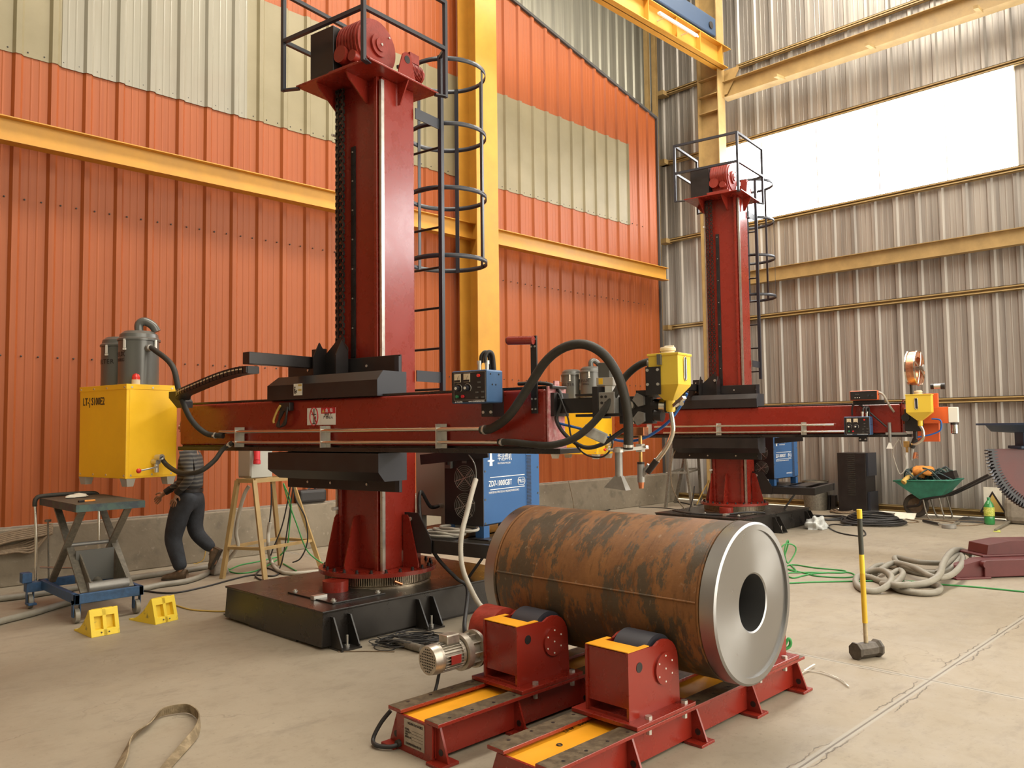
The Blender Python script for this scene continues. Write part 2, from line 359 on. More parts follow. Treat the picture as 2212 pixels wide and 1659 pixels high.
    def each(s, name, m, parent, per=3, bevel=0.):
        """every run of `per` shapes becomes a part of its own"""
        out = []; c = s.cut+[(len(s.v), len(s.f))]
        for i in range(0, len(s.cut), per):
            (v0, f0), (v1, f1) = c[i], c[min(i+per, len(s.cut))]; q = MB(); q.v = s.v[v0:v1]
            q.f = [tuple(k-v0 for k in f) for f in s.f[f0:f1]]; q.sm = s.sm[f0:f1]; q.mi = s.mi[f0:f1]; out.append(q.build(name, m, parent, bevel))
        return out
def smooth_path(P, sub=6, closed=False):
    out = []; n = len(P)
    rng = range(n) if closed else range(n-1)
    for i in rng:
        if closed: p0, p1, p2, p3 = P[i-1], P[i], P[(i+1) % n], P[(i+2) % n]
        else: p0, p1, p2, p3 = P[max(i-1, 0)], P[i], P[i+1], P[min(i+2, n-1)]
        for k in range(sub):
            t = k/sub
            out.append(.5*((2*p1)+(p2-p0)*t+(2*p0-5*p1+4*p2-p3)*t*t+(3*p1-p0-3*p2+p3)*t**3))
    if not closed: out.append(P[-1])
    return out
def resample(P, d):
    out = [P[0]]; acc = 0.
    for a, b in zip(P[:-1], P[1:]):
        l = (b-a).length
        while acc+l >= d:
            t = (d-acc)/l; a = a+(b-a)*t; out.append(a.copy()); l = (b-a).length; acc = 0.
        acc += l
    out.append(P[-1]); return out
def thing(name, label, cat, loc=(0, 0, 0), rz=0., group=None):
    o = bpy.data.objects.new(name, None); col.objects.link(o); o.empty_display_size = .1
    o.location = loc; o.rotation_euler = (0, 0, rz); o['label'] = label; o['category'] = cat
    if group: o['group'] = group
    return o
def tag(o, label, cat, group=None, kind=None):
    o['label'] = label; o['category'] = cat
    if group: o['group'] = group
    if kind: o['kind'] = kind
    return o
def struct(o): o['kind'] = 'structure'; return o
def copy_tree(o, parent=None):
    c = o.copy(); col.objects.link(c); c.parent = parent
    for ch in list(o.children): copy_tree(ch, c)
    return c
def text(name, body, size, m, parent, o, U, V, depth=.0015, align='LEFT', sx=1., bold=0.):
    """flat raised lettering: U reading direction, V up"""
    cu = bpy.data.curves.new(name, 'FONT'); cu.body = body; cu.size = size; cu.extrude = depth; cu.align_x = align; cu.align_y = 'CENTER'; cu.space_line = .9; cu.resolution_u = 2; cu.offset = bold*size
    t = bpy.data.objects.new(name, cu); col.objects.link(t); bpy.context.view_layer.update()
    me = bpy.data.meshes.new_from_object(t.evaluated_get(bpy.context.evaluated_depsgraph_get())); bpy.data.objects.remove(t)
    U = Vector(U).normalized(); V = Vector(V).normalized(); W = U.cross(V)
    me.transform(Matrix(((U.x*sx, V.x, W.x, o[0]), (U.y*sx, V.y, W.y, o[1]), (U.z*sx, V.z, W.z, o[2]), (0, 0, 0, 1))))
    me.materials.clear(); me.materials.append(M[m])
    ob = bpy.data.objects.new(name, me); col.objects.link(ob); ob.parent = parent; return ob
Z = Vector((0, 0, 1))
def circle(c, r, n, U=(1, 0, 0), V=(0, 1, 0), a0=0, a1=2*pi, end=False):
    c, U, V = Vector(c), Vector(U), Vector(V); return [c+U*(r*cos(a0+(a1-a0)*i/(n-(1 if end else 0))))+V*(r*sin(a0+(a1-a0)*i/(n-(1 if end else 0)))) for i in range(n)]
#SECTIONS
# ============================================================ THE HALL
YI, YO, XR = 9.95, 10.6, 15.15       # orange lining, outer cladding, right-hand wall
fl = MB().box(-7, XR+.1, -8, YO+.1, -.12, 0); struct(fl.build('floor', 'floor'))
struct(MB().box(XR+.1, 30, -8, 14, -.14, -.02).build('trim_14', 'plinth'))   # yard slab seen through the gap under the sheets

def sheet(name, s0, s1, zlo, zhi, pitch, first, plane, axis, inward, m, depth=.035, rw=.11, parent=None, minor=True, steps=1):
    """trapezoidal cladding; s runs along the wall, ribs stand towards the room; zlo/zhi may be functions of s"""
    zl = zlo if callable(zlo) else (lambda s: zlo); zh = zhi if callable(zhi) else (lambda s: zhi)
    pr = []; k = math.floor((s0-first)/pitch)-1
    while first+k*pitch < s1+pitch:
        c = first+k*pitch
        pr += [(c, 0), (c+.028, depth), (c+rw-.028, depth), (c+rw, 0)]
        if minor:
            g = (pitch-rw)/3
            for q in (1, 2): pr += [(c+rw+g*q-.012, 0), (c+rw+g*q-.004, .0028), (c+rw+g*q+.004, .0028), (c+rw+g*q+.012, 0)]
        k += 1
    pr = [p for p in pr if s0 < p[0] < s1]; pr = [(s0, 0)]+pr+[(s1, 0)]
    vs = []; fs = []
    for i, (s, d) in enumerate(pr):
        for z in (zl(s), zh(s)):
            vs.append((s, plane-d, z) if axis == 'x' else (plane-d, s, z))
    for i in range(len(pr)-1): fs.append((2*i, 2*i+2, 2*i+3, 2*i+1))
    b = MB().add(vs, fs); o = b.build(name, m, parent)
    sl = o.modifiers.new('thickness', 'SOLIDIFY'); sl.thickness = .003; sl.offset = 0
    return o
# left wall: orange lining above a concrete plinth, a cream band, grey outer cladding above the sloping edge
slope = lambda x: 9.33-(x-9.9)*.2275 if x > 4 else 10.67
wl = struct(sheet('wall_left', -6.5, 14.34, .60, slope, .3585, 2.17, YI, 'x', -1, 'orange_sheet'))
struct(MB().box(-6.5, 14.66, 9.78, YO, 0, .60).build('baseboard_left', 'plinth', None, .012))
struct(MB().box(-6.5, 14.66, 9.84, YO, .60, .615).build('trim_15', 'stone'))
Zb0, Zb1 = 5.79, 7.50
struct(sheet('cream_panel', -6.5, 2.66, Zb0, Zb1, .3585, 2.17, YI-.012, 'x', -1, 'cream_sheet', parent=wl, minor=False))
struct(sheet('white_panel', 2.66, 4.90, Zb0-.01, Zb1, .3585, 2.17, YI-.018, 'x', -1, 'white_sheet', parent=wl, minor=True))
struct(sheet('cream_panel', 4.90, 13.35, Zb0, Zb1, .3585, 2.17, YI-.012, 'x', -1, 'cream_sheet', parent=wl, minor=False))
sm = MB()
for k in range(-3, 33):
    for dx in (-.045, .15):
        x = 2.17+k*.3585+dx
        if x > 14.2: continue
        for z in (5.84, 4.18, 2.45): sm.ball((x, YI-.012, z), .011, 6, 3)
struct(sm.build('screw_head', 'mat_dark', wl))
struct(sheet('wall_left_upper', 3.5, XR, lambda s: 0 if s > 14.1 else 5.0, 12.0, .30, .05, YO, 'x', -1, 'grey_sheet_dark', minor=False))
# angle along the sloping top of the lining, and the post that ends it
tr = MB()
for dy, h in ((-.03, .05), (.06, .02)): tr.bar((5, YI+dy, slope(5)+.01), (14.34, YI+dy, slope(14.34)+.01), .05, h)
struct(tr.build('trim_1', 'mat_dark'))
struct(MB().box(14.34, 14.38, YI-.05, YI+.05, .6, 8.35).build('trim_2', 'mat_dark'))
# right wall: grey cladding over and under a row of translucent panels
ZW0, ZW1 = 5.80, 7.52; YP = [3.335, 4.41, 5.56, 6.73, 7.89, 9.04]
first = 3.72
wr = struct(sheet('wall_right', -6, YO, .022, ZW0, .3825, first, XR, 'y', -1, 'grey_sheet'))
struct(sheet('wall_right_upper', -6, YO, ZW1, 12.0, .3825, first, XR, 'y', -1, 'grey_sheet', parent=wr))
struct(sheet('wall_sheet', YP[-1], YO, ZW0, ZW1, .3825, first, XR, 'y', -1, 'grey_sheet', parent=wr))
struct(sheet('wall_sheet', 2.75, YP[0], ZW0, ZW1, .3825, first, XR, 'y', -1, 'grey_sheet', parent=wr))
for i in range(5):
    w = struct(MB().box(XR+.01, XR+.03, YP[i]+.006, YP[i+1]-.006, ZW0-.1, ZW1+.1).build('window_%d' % (i+1), 'panel_glow'))
    struct(MB().box(XR-.008, XR+.012, YP[i]-.008, YP[i]+.008, ZW0, ZW1).build('glazing_bar', 'zinc', w))
struct(sheet('wall_sheet', -6, -4.0, ZW0, ZW1, .3825, first, XR, 'y', -1, 'grey_sheet', parent=wr))
for i in range(6): struct(MB().box(XR+.01, XR+.03, -4.0+i*1.125+.006, -4.0+(i+1)*1.125-.006, ZW0-.1, ZW1+.1).build('window_%d' % (i+7), 'panel_glow'))
# wall rails on the right wall (channel sections) measured on the plane x = 14.6
def rail(name, y0, y1, z0, z1, m, x0=XR-.19, lip=True):
    b = MB().box(XR-.045, XR-.036, y0, y1, z0, z1)
    b.box(x0, XR-.036, y0, y1, z1-.008, z1); b.box(x0, XR-.036, y0, y1, z0, z0+.008)
    if lip: b.box(x0, x0+.006, y0, y1, z1-.03, z1); b.box(x0, x0+.006, y0, y1, z0, z0+.03)
    return struct(b.build(name, m))
def zr(px, py): return onX(px, py, XR-.15).z
rail('trim_3', -6, 8.35, zr(1987, 0)-.02, zr(1987, 0)+.06, 'yellow_post', XR-.12)
rail('trim_4', -6, 10.3, ZW1-.02, ZW1+.07, 'yellow_post', XR-.12)
rail('trim_5', -6, 10.3, ZW0-.08, ZW0+.01, 'yellow_post', XR-.12)
rail('trim_6', -6, 10.3, zr(1650, 688), zr(1650, 680)+.02, 'yellow_post', XR-.12)
rail('trim_7', -6, 10.3, zr(2053, 870)-.01, zr(2053, 860)+.01, 'yellow_post', XR-.12)
rail('trim_8', -6, 10.3, .03, .15, 'yellow_post', XR-.12)
rail('trim_16', 8.8, 10.4, 9.1, 9.19, 'yellow_post', XR-.12)
# broad I-beam girts
def ibeam(name, p, q, w, h, up, m, t=.012):
    p, q, up = Vector(p), Vector(q), Vector(up); d = (q-p).normalized(); sd = d.cross(up).normalized()
    b = MB(); b.bar(p, q, t, h, up); b.bar(p+up*(h/2), q+up*(h/2), w, t, up); b.bar(p-up*(h/2), q-up*(h/2), w, t, up)
    return b.build(name, m)
struct(ibeam('trim_9', (XR-.2, -6, 4.62), (XR-.2, 8.2, 4.62), .16, .26, (0, 0, 1), 'yellow_post'))
zc = onX(1561.5, 221, 14.5).z
g = struct(ibeam('trim_10', (14.45, -6, zc+.18), (14.45, 8.3, zc+.18), .24, .33, (0, 0, 1), 'yellow_post'))
cl = MB()
for i, y in enumerate((7.0, 5.3, 3.6)): cl.bar((14.4, y, zc+.02), (14.0, y-.03, zc-.05), .07, .05)
for i in range(0): cl.cyl((14.44, 7.6-i*.62, zc+.2), (14.36, 7.6-i*.62, zc+.2), .03, n=8)
for q in cl.each('lug', 'yellow_post', g, 1): struct(q)
# left wall beams and columns
zb = (onY(713, 414, 9.62).z+onY(713, 451, 9.62).z)/2
struct(ibeam('trim_11', (-6.5, 9.66, 4.82), (14.2, 9.66, 4.82), .16, .255, (0, 0, 1), 'yellow_beam'))
def hcol(name, x0, x1, y0, y1, m, h=12, t=.018, holes=()):
    b = MB().box(x0, x1, y0, y0+t, 0, h); b.box(x0, x1, y1-t, y1, 0, h); xm = (x0+x1)/2; b.box(xm-t/2, xm+t/2, y0+t, y1-t, 0, h)
    for z in holes: b.box(x0+.01, x1-.01, y0+t, y1-t, z-.01, z+.01)
    return struct(b.build(name, m))
hcol('trim_12', 8.47, 8.94, 9.3, 9.74, 'yellow_beam')
hcol('trim_13', 14.15, 14.42, 8.28, 8.76, 'yellow_post', holes=(8.35, 8.0, 8.7))
b = MB(); b.prism([(0, 0), (0, .5), (-.35, .5), (-.35, .42), (-.08, 0)], (14.4, 8.3, 8.35), (0, 1, 0), (0, 0, 1), (.015, 0, 0))
struct(b.build('trim_17', 'yellow_post'))
for nm, x, y in (('trim_18', 14.62, 10.2), ('trim_19', 14.5, 10.32)):
    b = MB().box(x, x+.07, y, y+.006, 0, 12); b.box(x, x+.006, y-.1, y, 0, 12); b.box(x+.064, x+.07, y-.1, y, 0, 12); struct(b.build(nm, 'yellow_post'))
for k, z in enumerate((5.75, 7.55, 9.13, 3.8)):
    struct(MB().box(XR-.26, XR-.02, 10.1, 10.3, z-.05, z+.05).build('trim_%d' % (20+k), 'yellow_post'))
# runway girder of the crane above, its light fitting and the crane end truck
Yg = 8.24; zg = onX(1563, 152, 14.2).z
p0 = onY(1563, 152, Yg); p1 = onY(1300, 0, Yg)
gh = .42; bm = MB(); zlow = p0.z
bm.box(8.9, 14.3, Yg-.12, Yg+.12, zlow, zlow+.016); bm.box(8.9, 14.3, Yg-.008, Yg+.008, zlow, zlow+gh); bm.box(8.9, 14.42, Yg-.12, Yg+.12, zlow+gh, zlow+gh+.016)
for x in (14.1, 13.3, 12.5, 11.6): bm.box(x-.006, x+.006, Yg-.11, Yg-.008, zlow+.016, zlow+gh)
struct(bm.build('trim_24', 'yellow_beam'))
lt = thing('tube_light', 'long white fluorescent tube fitting under the overhead yellow girder', 'light', (12.4, Yg-.2, zlow+.16))
MB().box(-.62, .62, -.03, .03, .02, .06).build('housing', 'white', lt, .004)
MB().cyl((-.6, -.045, 0), (.6, -.045, 0), .016).build('tube', 'unlit_tube_glow', lt)
MB().box(-.4, -.38, .03, .20, .03, .05).box(.38, .40, .03, .20, .03, .05).each('bracket', 'zinc', lt, 1)
ct = thing('crane_end_truck', 'dark blue crane end truck resting on the overhead yellow girder', 'crane', (12.7, Yg, zlow+gh+.016))
MB().box(-1.7, 1.15, -.13, .13, .05, .42).build('beam', 'crane_blue', ct, .02)
MB().cyl((.95, -.15, .22), (.95, -.12, .22), .07).build('wheel_cap', 'black', ct)
MB().cyl((.95, -.04, .10), (.95, .04, .10), .10).cyl((-1.4, -.04, .10), (-1.4, .04, .10), .10).each('wheel', 'black', ct)
# roof with one long translucent strip; its near end is closed to dim the left
struct(MB().box(-7, 1.5, 4.9, 6.6, 12, 12.06).box(-7, XR+.1, 6.6, YO+.1, 12, 12.06).box(-7, XR+.1, -3.5, 4.9, 12, 12.06).build('ceiling', 'grey_sheet_dark'))
struct(MB().box(1.5, XR+.1, 4.9, 6.6, 12.02, 12.04).build('window_6', 'roof_glow'))
struct(MB().box(-7.1, -7, -8, YO+.1, 0, 12).build('shade_wall_back', 'grey_sheet_dark'))  # unseen wall, added to block daylight on faces turned left
struct(MB().box(-7, 1.5, -8.1, -8, 0, 12).build('shade_wall_front', 'grey_sheet_dark'))  # unseen partial wall, added to darken left faces; daylight enters beside it
# ============================================================ COLUMN-AND-BOOM WELDING MANIPULATORS
FZ = .415      # top of the turntable flange
def plate_ab(b, a0, a1, b0, b1, z0, z1, mi=0): return b.box(a0, a1, -b1, -b0, z0, z1, mi)
def manipulator(C, H, label, first):
    sh = 0. if first else .37
    t = thing('welding_manipulator', label, 'welding machine', C, rad(-80), 'column and boom welding manipulators')
    R10 = Matrix.Rotation(rad(80+1.5), 3, 'Z')          # the floor base follows the hall, the column is swung 10 degrees
    def W(x, y, z): return R10 @ Vector((x, y, z))
    # --- base: hollow plinth, tapered skirts
    bs = MB(); x0, x1, y0, y1 = -1.02, 1.14, -.70, .78
    def wbox(b, a, c, d, e, z0, z1): b.hexa([W(a, d, z0), W(c, d, z0), W(c, e, z0), W(a, e, z0)], [W(a, d, z1), W(c, d, z1), W(c, e, z1), W(a, e, z1)])
    k = .035
    bs.hexa([W(x0-.02, y0-.01, .02), W(x1, y0-.01, .02), W(x1, y1, .02), W(x0-.02, y1, .02)], [W(x0, y0, .262), W(x1, y0, .262), W(x1, y1, .262), W(x0, y1, .262)])
    wbox(bs, x0-.012, x1+.012, y0-.012, y1+.012, .262, .278)
    wbox(bs, x0-.01, x0+.25, y0+.35, y1-.4, 0, .03); wbox(bs, x1-.3, x1, y0+.3, y1-.3, 0, .03); wbox(bs, x0+.3, x1-.3, y0+.02, y0+.2, 0, .03)
    bs.build('base_frame', 'black_dusty', t, .004)
    for ex, ey, dx, dy in ((x0+.14, y0, 0, -1), (x0+.95, y0, 0, -1), (x1-.10, y0, 0, -1), (x0+.14, y1, 0, 1), (x1-.2, y1, 0, 1)):
        f = MB()
        for s in (-.075, .075):
            f.prism([(0, 0), (.15, 0), (.15, .03), (.04, .23), (0, .23)], W(ex+s-.006, ey, 0), W(0, dy, 0), Z, W(.012, 0, 0))
        f.hexa([W(ex-.09, ey, 0), W(ex+.09, ey, 0), W(ex+.09, ey+dy*.16, 0), W(ex-.09, ey+dy*.16, 0)], [W(ex-.09, ey, .012), W(ex+.09, ey, .012), W(ex+.09, ey+dy*.16, .012), W(ex-.09, ey+dy*.16, .012)])
        ft = f.build('anchor_foot', 'black_dusty', t)
        c = W(ex, ey+dy*.10, 0); MB().cyl(c+Z*.012, c+Z*.1, .009).cyl(c+Z*.012, c+Z*.03, .02, n=6).build('anchor_bolt', 'zinc', ft)
    pp = MB(); wbox(pp, -.84, -.34, -.55, .10, .278, .29); pt = pp.build('pinion_plate', 'black_dusty', t, .003)
    bo = MB()
    for x, y in ((-.8, .05), (-.8, -.5), (-.38, -.5)): c = W(x, y, .29); bo.cyl(c, c+Z*.008, .022).cyl(c, c+Z*.02, .014, n=6)
    bo.each('bolt', 'zinc', pt, 6)
    MB().cyl(W(-.56, -.17, .29), W(-.56, -.17, .375), .105, n=28).build('pinion_cover', 'red', t, .004)
    gl = MB(); c = W(-.80, -.30, .278); gl.obox(c+Z*.018, W(.12, 0, 0), W(0, .05, 0), (0, 0, .03)); gl.build('level_block', 'zinc', t)
    # --- slewing ring
    gr = MB(); gr.cyl((0, 0, .278), (0, 0, .385), .418, n=64)
    for i in range(150):
        th = 2*pi*i/150; c = Vector((cos(th), sin(th), 0)); gr.obox(c*.440+Z*.34, c*.045, Vector((-sin(th), cos(th), 0))*.009, (0, 0, .066))
    gr.cyl((0, 0, .278), (0, 0, .296), .455, n=64); gr.build('ring_gear', 'gear', t)
    fg = MB(); fg.cyl((0, 0, .382), (0, 0, FZ), .515, n=72); fl_ = fg.build('turntable_flange', 'red', t, .003)
    bt = MB()
    for i in range(24):
        th = 2*pi*(i+.5)/24; c = Vector((cos(th)*.465, sin(th)*.465, FZ)); bt.cyl(c, c+Z*.004, .018).cyl(c, c+Z*.026, .012, n=8)
    bt.each('bolt', 'black', fl_, 6)
    MB().tube([ma(852, 1256, .44, C1), ma(868, 1262, .47, C1)], .014).build('grease_fitting', 'copper', t) if first else None
    # --- column
    cb = MB(); plate_ab(cb, -.285, .270, -.195, .215, FZ, H); clm = cb.build('column', 'red', t, .006)
    for s in (1, -1):
        rl = MB(); plate_ab(rl, min(s*.205, s*.240), max(s*.205, s*.240), .215, .250, FZ, H)
        r_ = rl.build('guide_rail', 'red', t, .003)
        sr = MB(); plate_ab(sr, min(s*.262, s*.288), max(s*.262, s*.288), .205, .240, FZ, H-.03); sr.build('rail_face', 'steel', r_)
    for a_, b_, da, db in ((-.25, .215, 0, 1), (-.02, .215, 0, 1), (.285, -.02, 1, 0), (-.285, .0, -1, 0), (-.1, -.215, 0, -1), (.15, -.215, 0, -1)):
        g = MB(); P0 = L(a_, b_, FZ); D = L(da, db, 0); Wd = L(db, da, 0)*.012
        g.prism([(0, 0), (.17, 0), (.17, .05), (.07, .42), (.045, .45), (0, .45)], P0-Wd/2, D, Z, Wd); g.build('gusset', 'red', t, .002)
    pn = MB(); pn.cyl(L(-.26, .216, FZ+.50), L(-.26, .30, FZ+.50), .016); pn.build('stop_pin', 'white', t)
    if True: MB().cyl(L(-.27, .216, H-.42), L(-.27, .30, H-.42), .012).build('stop_pin', 'white', t)
    # --- chains and rack on the front of the column
    zt = 2.30; ch = MB(); nlk = int((H-zt)/.032)
    for a_ in (-.205, -.145):
        for i in range(nlk):
            z = zt+.032*i; 
            if i % 2: ch.obox(L(a_-.018, .29, z), (.005, 0, 0), (0, .022, 0), (0, 0, .040)); ch.obox(L(a_+.018, .29, z), (.005, 0, 0), (0, .022, 0), (0, 0, .040))
            else: ch.obox(L(a_, .29, z), (.022, 0, 0), (0, .016, 0), (0, 0, .040))
            ch.cyl(L(a_-.024, .29, z+.016), L(a_+.024, .29, z+.016), .006, n=6)
    ch.build('lifting_chain', 'black_dusty', t)
    rk = MB(); plate_ab(rk, -.105, -.050, .216, .226, 2.2, H-.55)
    for i in range(int((H-2.8)/.09)): plate_ab(rk, -.09, -.065, .226, .230, 2.25+i*.09, 2.31+i*.09)
    rko = rk.build('safety_rack', 'black', t)
    bo = MB()
    for i in range(7): p = L(-.0775, .23, 2.5+i*(H-3.1)/6); bo.cyl(p, p+L(0, .006, 0), .008, n=6)
    bo.each('bolt', 'zinc', rko)
    # --- top plate, brackets, drive
    tp = MB(); plate_ab(tp, -.50, .43, -.36, .52, H, H+.016); tpl = tp.build('top_plate', 'red', t, .003)
    for a_, b_, da, db, ln in ((-.27, .215, 0, 1, .26), (.10, .215, 0, 1, .26), (.285, .03, 1, 0, .13), (-.285, 0, -1, 0, .2)):
        g = MB(); Wd = L(db, da, 0)*.012; g.prism([(0, 0), (ln, 0), (ln-.02, -.04), (.03, -.20), (0, -.20)], L(a_, b_, H)-Wd/2, L(da, db, 0), Z, Wd); g.build('gusset', 'red', t)
    bx = MB(); plate_ab(bx, -.42, -.12, -.02, .42, H+.016, H+.50); gd = bx.build('chain_guard', 'black', t, .004)
    z0 = H+.016; gx = MB()
    plate_ab(gx, -.14, .22, -.05, .46, z0, z0+.05)
    gx.cyl(L(-.11, .16, z0+.31), L(.16, .16, z0+.31), .235, n=36)
    plate_ab(gx, -.09, .15, -.02, .34, z0+.04, z0+.25)
    gx.cyl(L(-.04, .42, z0+.20), L(-.04, .18, z0+.20), .075, n=20); gx.cyl(L(.09, .40, z0+.16), L(.09, .18, z0+.16), .05, n=16)
    for i in range(7): plate_ab(gx, -.10, .14, .16, .405, z0+.20+i*.042, z0+.207+i*.042) if 0 else gx.cyl(L(-.10+i*.038, .16, z0+.31), L(-.093+i*.038, .16, z0+.31), .247, n=36)
    gx.cyl(L(.16, .16, z0+.31), L(.175, .16, z0+.31), .20, n=36).cyl(L(.175, .16, z0+.31), L(.20, .16, z0+.31), .10, n=28).cyl(L(.20, .16, z0+.31), L(.215, .16, z0+.31), .06, n=24)
    gb = gx.build('gearbox', 'red_gear', t, .003)
    for th in (0, 1.2, 2.4, 3.6, 4.9): p = L(.175, .16+.18*cos(th), z0+.31+.18*sin(th)); MB().cyl(p, p+L(.012, 0, 0), .009, n=6).build('bolt', 'zinc', gb) if th in (0, 2.4) else None
    MB().cyl(L(.215, .16, z0+.31), L(.225, .16, z0+.31), .012, n=8).build('grease_nipple', 'zinc', gb)
    mo = MB(); mo.cyl(L(.24, -.10, z0+.17), L(.24, -.30, z0+.17), .075, n=20)
    for i in range(9): mo.cyl(L(.24, -.12-.018*i, z0+.17), L(.24, -.126-.018*i, z0+.17), .088, n=20)
    plate_ab(mo, .20, .30, -.24, -.12, z0+.24, z0+.33); mo.build('lift_motor', 'red_gear', t)
    lg = MB(); pr = [(0, 0), (.24, 0), (.20, .13)]+[(.12+.065*cos(x), .19+.065*sin(x)) for x in (.2, .7, 1.2, 1.6, 2.0, 2.5, 3.0)]+[(.03, .12)]
    lg.prism(pr, L(.36, .12, z0), L(0, -1, 0), Z, L(.012, 0, 0)); lg.cyl(L(.371, 0, z0+.19), L(.375, 0, z0+.19), .035, mi=1); lg.build('lifting_lug', ['red', 'black'], t)
    # --- guard rail
    s = .034; gv = MB(); pts = [(-.62, .56), (.40, .56), (.46, -.42), (-.62, -.36)]
    def post(a_, b_, h=.90): return MB().box(a_-s/2, a_+s/2, -b_-s/2, -b_+s/2, H-.02, H+h)
    for a_, b_ in pts: post(a_, b_).build('guard_post', 'black_blue', t)
    for zz in (.44, .885):
        for (a0, b0), (a1, b1) in ((pts[0], pts[1]), (pts[1], pts[2]), (pts[0], pts[3])):
            MB().bar(L(a0, b0, H+zz), L(a1, b1, H+zz), s, s).build('guard_rail', 'black_blue', t)
    tb = MB()
    for (a0, b0), (a1, b1) in (((-.62, .56), (-.48, .50)), ((.40, .56), (.38, .48)), ((.46, -.42), (.41, -.33)), ((-.62, -.36), (-.48, -.33))): tb.bar(L(a0, b0, H-.01), L(a1, b1, H-.01), .05, .012)
    tb.each('guard_tab', 'black_blue', t, 1)
    # --- ladder with safety cage behind the column
    la0, la1, lb = -.14, .29, -.54; zb, ztop = (1.95 if first else 2.35), H+.47
    for a_ in (la0, la1):
        MB().box(a_-.012, a_+.03 if a_ > 0 else a_+.012, -lb-.02, -lb+.02, zb, ztop).build('ladder_rail', 'black_blue', t)
    z = H-.415
    while z > zb: MB().cyl(L(la0, lb, z), L(la1, lb, z), .012, n=8).build('rung', 'black', t); z -= .382
    for zz in (H-.20, H-2.6): MB().box(.288, .296, .19, -lb+.05, zz-.05, zz+.05).build('ladder_bracket', 'black_blue', t)
    for a_ in (la0, la1): MB().bar(L(a_, lb, ztop-.02), L(.46 if a_ > 0 else a_, -.42, H+.44), .03, .03).build('ladder_tie', 'black_blue', t)
    ca, cbb, cr = .08, -.90, .385
    def rib_(zz): 
        hp = MB(); n = 40; vs = []; 
        for i in range(n+1):
            th = 2*pi*i/n; 
            for r_ in (cr-.003, cr+.003):
                for dz in (-.022, .022): vs.append((ca+r_*cos(th), -cbb+r_*sin(th), zz+dz))
        fs = []
        for i in range(n): k = i*4; fs += [(k, k+4, k+5, k+1), (k+2, k+3, k+7, k+6), (k+1, k+5, k+7, k+3), (k, k+2, k+6, k+4)]
        hp.add(vs, fs, True); return hp
    for zz in (H+.46, H-.17, H-.79, H-1.44): rib_(zz).build('cage_hoop', 'black_blue', t)
    for th in (15, 65, 115, 180): 
        th = rad(th); c = Vector((ca+(cr-.008)*cos(th), -cbb+(cr-.008)*sin(th), 0)); d = Vector((-sin(th), cos(th), 0))
        MB().obox(c+Z*(H-.49), d*.04, Vector((cos(th), sin(th), 0))*.006, (0, 0, 1.94)).build('cage_strip', 'black_blue', t)
    # --- carriage
    cp = MB(); plate_ab(cp, -.88, .545, .27, .285, 1.085, 2.225); cr_ = cp.build('carriage_plate', 'black', t, .003)
    MB().box(.50, .548, -.31, -.285, 1.09, 2.21).box(-.25, .25, -.285, -.262, 1.2, 2.1).each('carriage_edge', 'black_blue', cr_, 1)
    for up in (1, -1):
        if up > 0: q = [(.285, 1.872), (.62, 1.872), (.62, 2.0), (.555, 2.075), (.285, 2.075)]
        else: q = [(.285, 1.415), (.61, 1.415), (.61, 1.265), (.54, 1.19), (.285, 1.19)]
        cv = MB(); a0, a1 = -.75, .605
        e0 = [L(a0, b, z) for b, z in q]; e1 = [L(a1, b, z) for b, z in q]
        # clipped upper corners at both ends
        e0i = [L(a0+(.07 if i in (3, 4) else 0), b, z) for i, (b, z) in enumerate(q)]; e1i = [L(a1-(.0 if i in (3, 4) else 0), b, z) for i, (b, z) in enumerate(q)]
        n = 5; vs = e0i+e1i; fs = [(0, 1, 2, 3, 4), (9, 8, 7, 6, 5)]+[(i, i+5, (i+1) % 5+5, (i+1) % 5) for i in range(5)]
        cv.add(vs, fs); co = cv.build('carriage_cover', 'black', t, .003)
        b = MB(); b.prism([(p[0]-.285+.0, p[1]) for p in q], L(a1, .285, 0), L(0, 1, 0), Z, L(.004, 0, 0)); b.build('end_cap', 'black_blue', co)  # bluish cap: sky reflection on the dark paint put into its colour
        bo = MB(); zz = 2.15 if up > 0 else 1.14
        for a_ in (-.6, -.3, .15, .5): bo.cyl(L(a_, .285, zz), L(a_, .292, zz), .012, n=6)
        bo.each('bolt', 'zinc', co)
    if first:
        # sticker on the upper cover
        stp = ma if 0 else None
        sa, sz = -.335, 1.955; st = MB(); plate_ab(st, sa-.055, sa+.055, .621, .623, sz-.05, sz+.05); so = st.build('warning_sticker', 'paper', t)
        q = MB(); plate_ab(q, sa+.003, sa+.05, .623, .6235, sz+.028, sz+.044); plate_ab(q, sa+.005, sa+.048, .623, .6235, sz-.014, sz+.004); q.each('stripe', 'warn_yellow', so, 1)
        q = MB(); q.ball(L(sa-.037, .624, sz+.02), .007, 8, 4); q.bar(L(sa-.04, .624, sz+.01), L(sa-.035, .624, sz-.035), .014, .003, L(0, 1, 0)); q.bar(L(sa-.03, .624, sz-.02), L(sa-.008, .624, sz-.004), .006, .003, L(0, 1, 0)); q.bar(L(sa-.02, .624, sz-.012), L(sa-.012, .624, sz-.03), .006, .003, L(0, 1, 0))
        q.build('pictogram', 'letter_black', so)
    # chain anchor
    an = MB()
    for a_ in (-.36, -.075): an.prism([(0, 0), (.14, 0), (.14, .17), (.07, .30), (0, .20)], L(a_, .30, 2.08), L(0, 1, 0), Z, L(.012, 0, 0))
    plate_ab(an, -.50, -.35, .285, .33, 2.10, 2.33); an.prism([(0, 0), (.30, 0), (.30, .26), (.20, .36), (0, .20)], L(-.36, .30, 2.06), L(1, 0, 0), Z, L(0, .01, 0))
    ao = an.build('chain_anchor', 'black', t, .002)
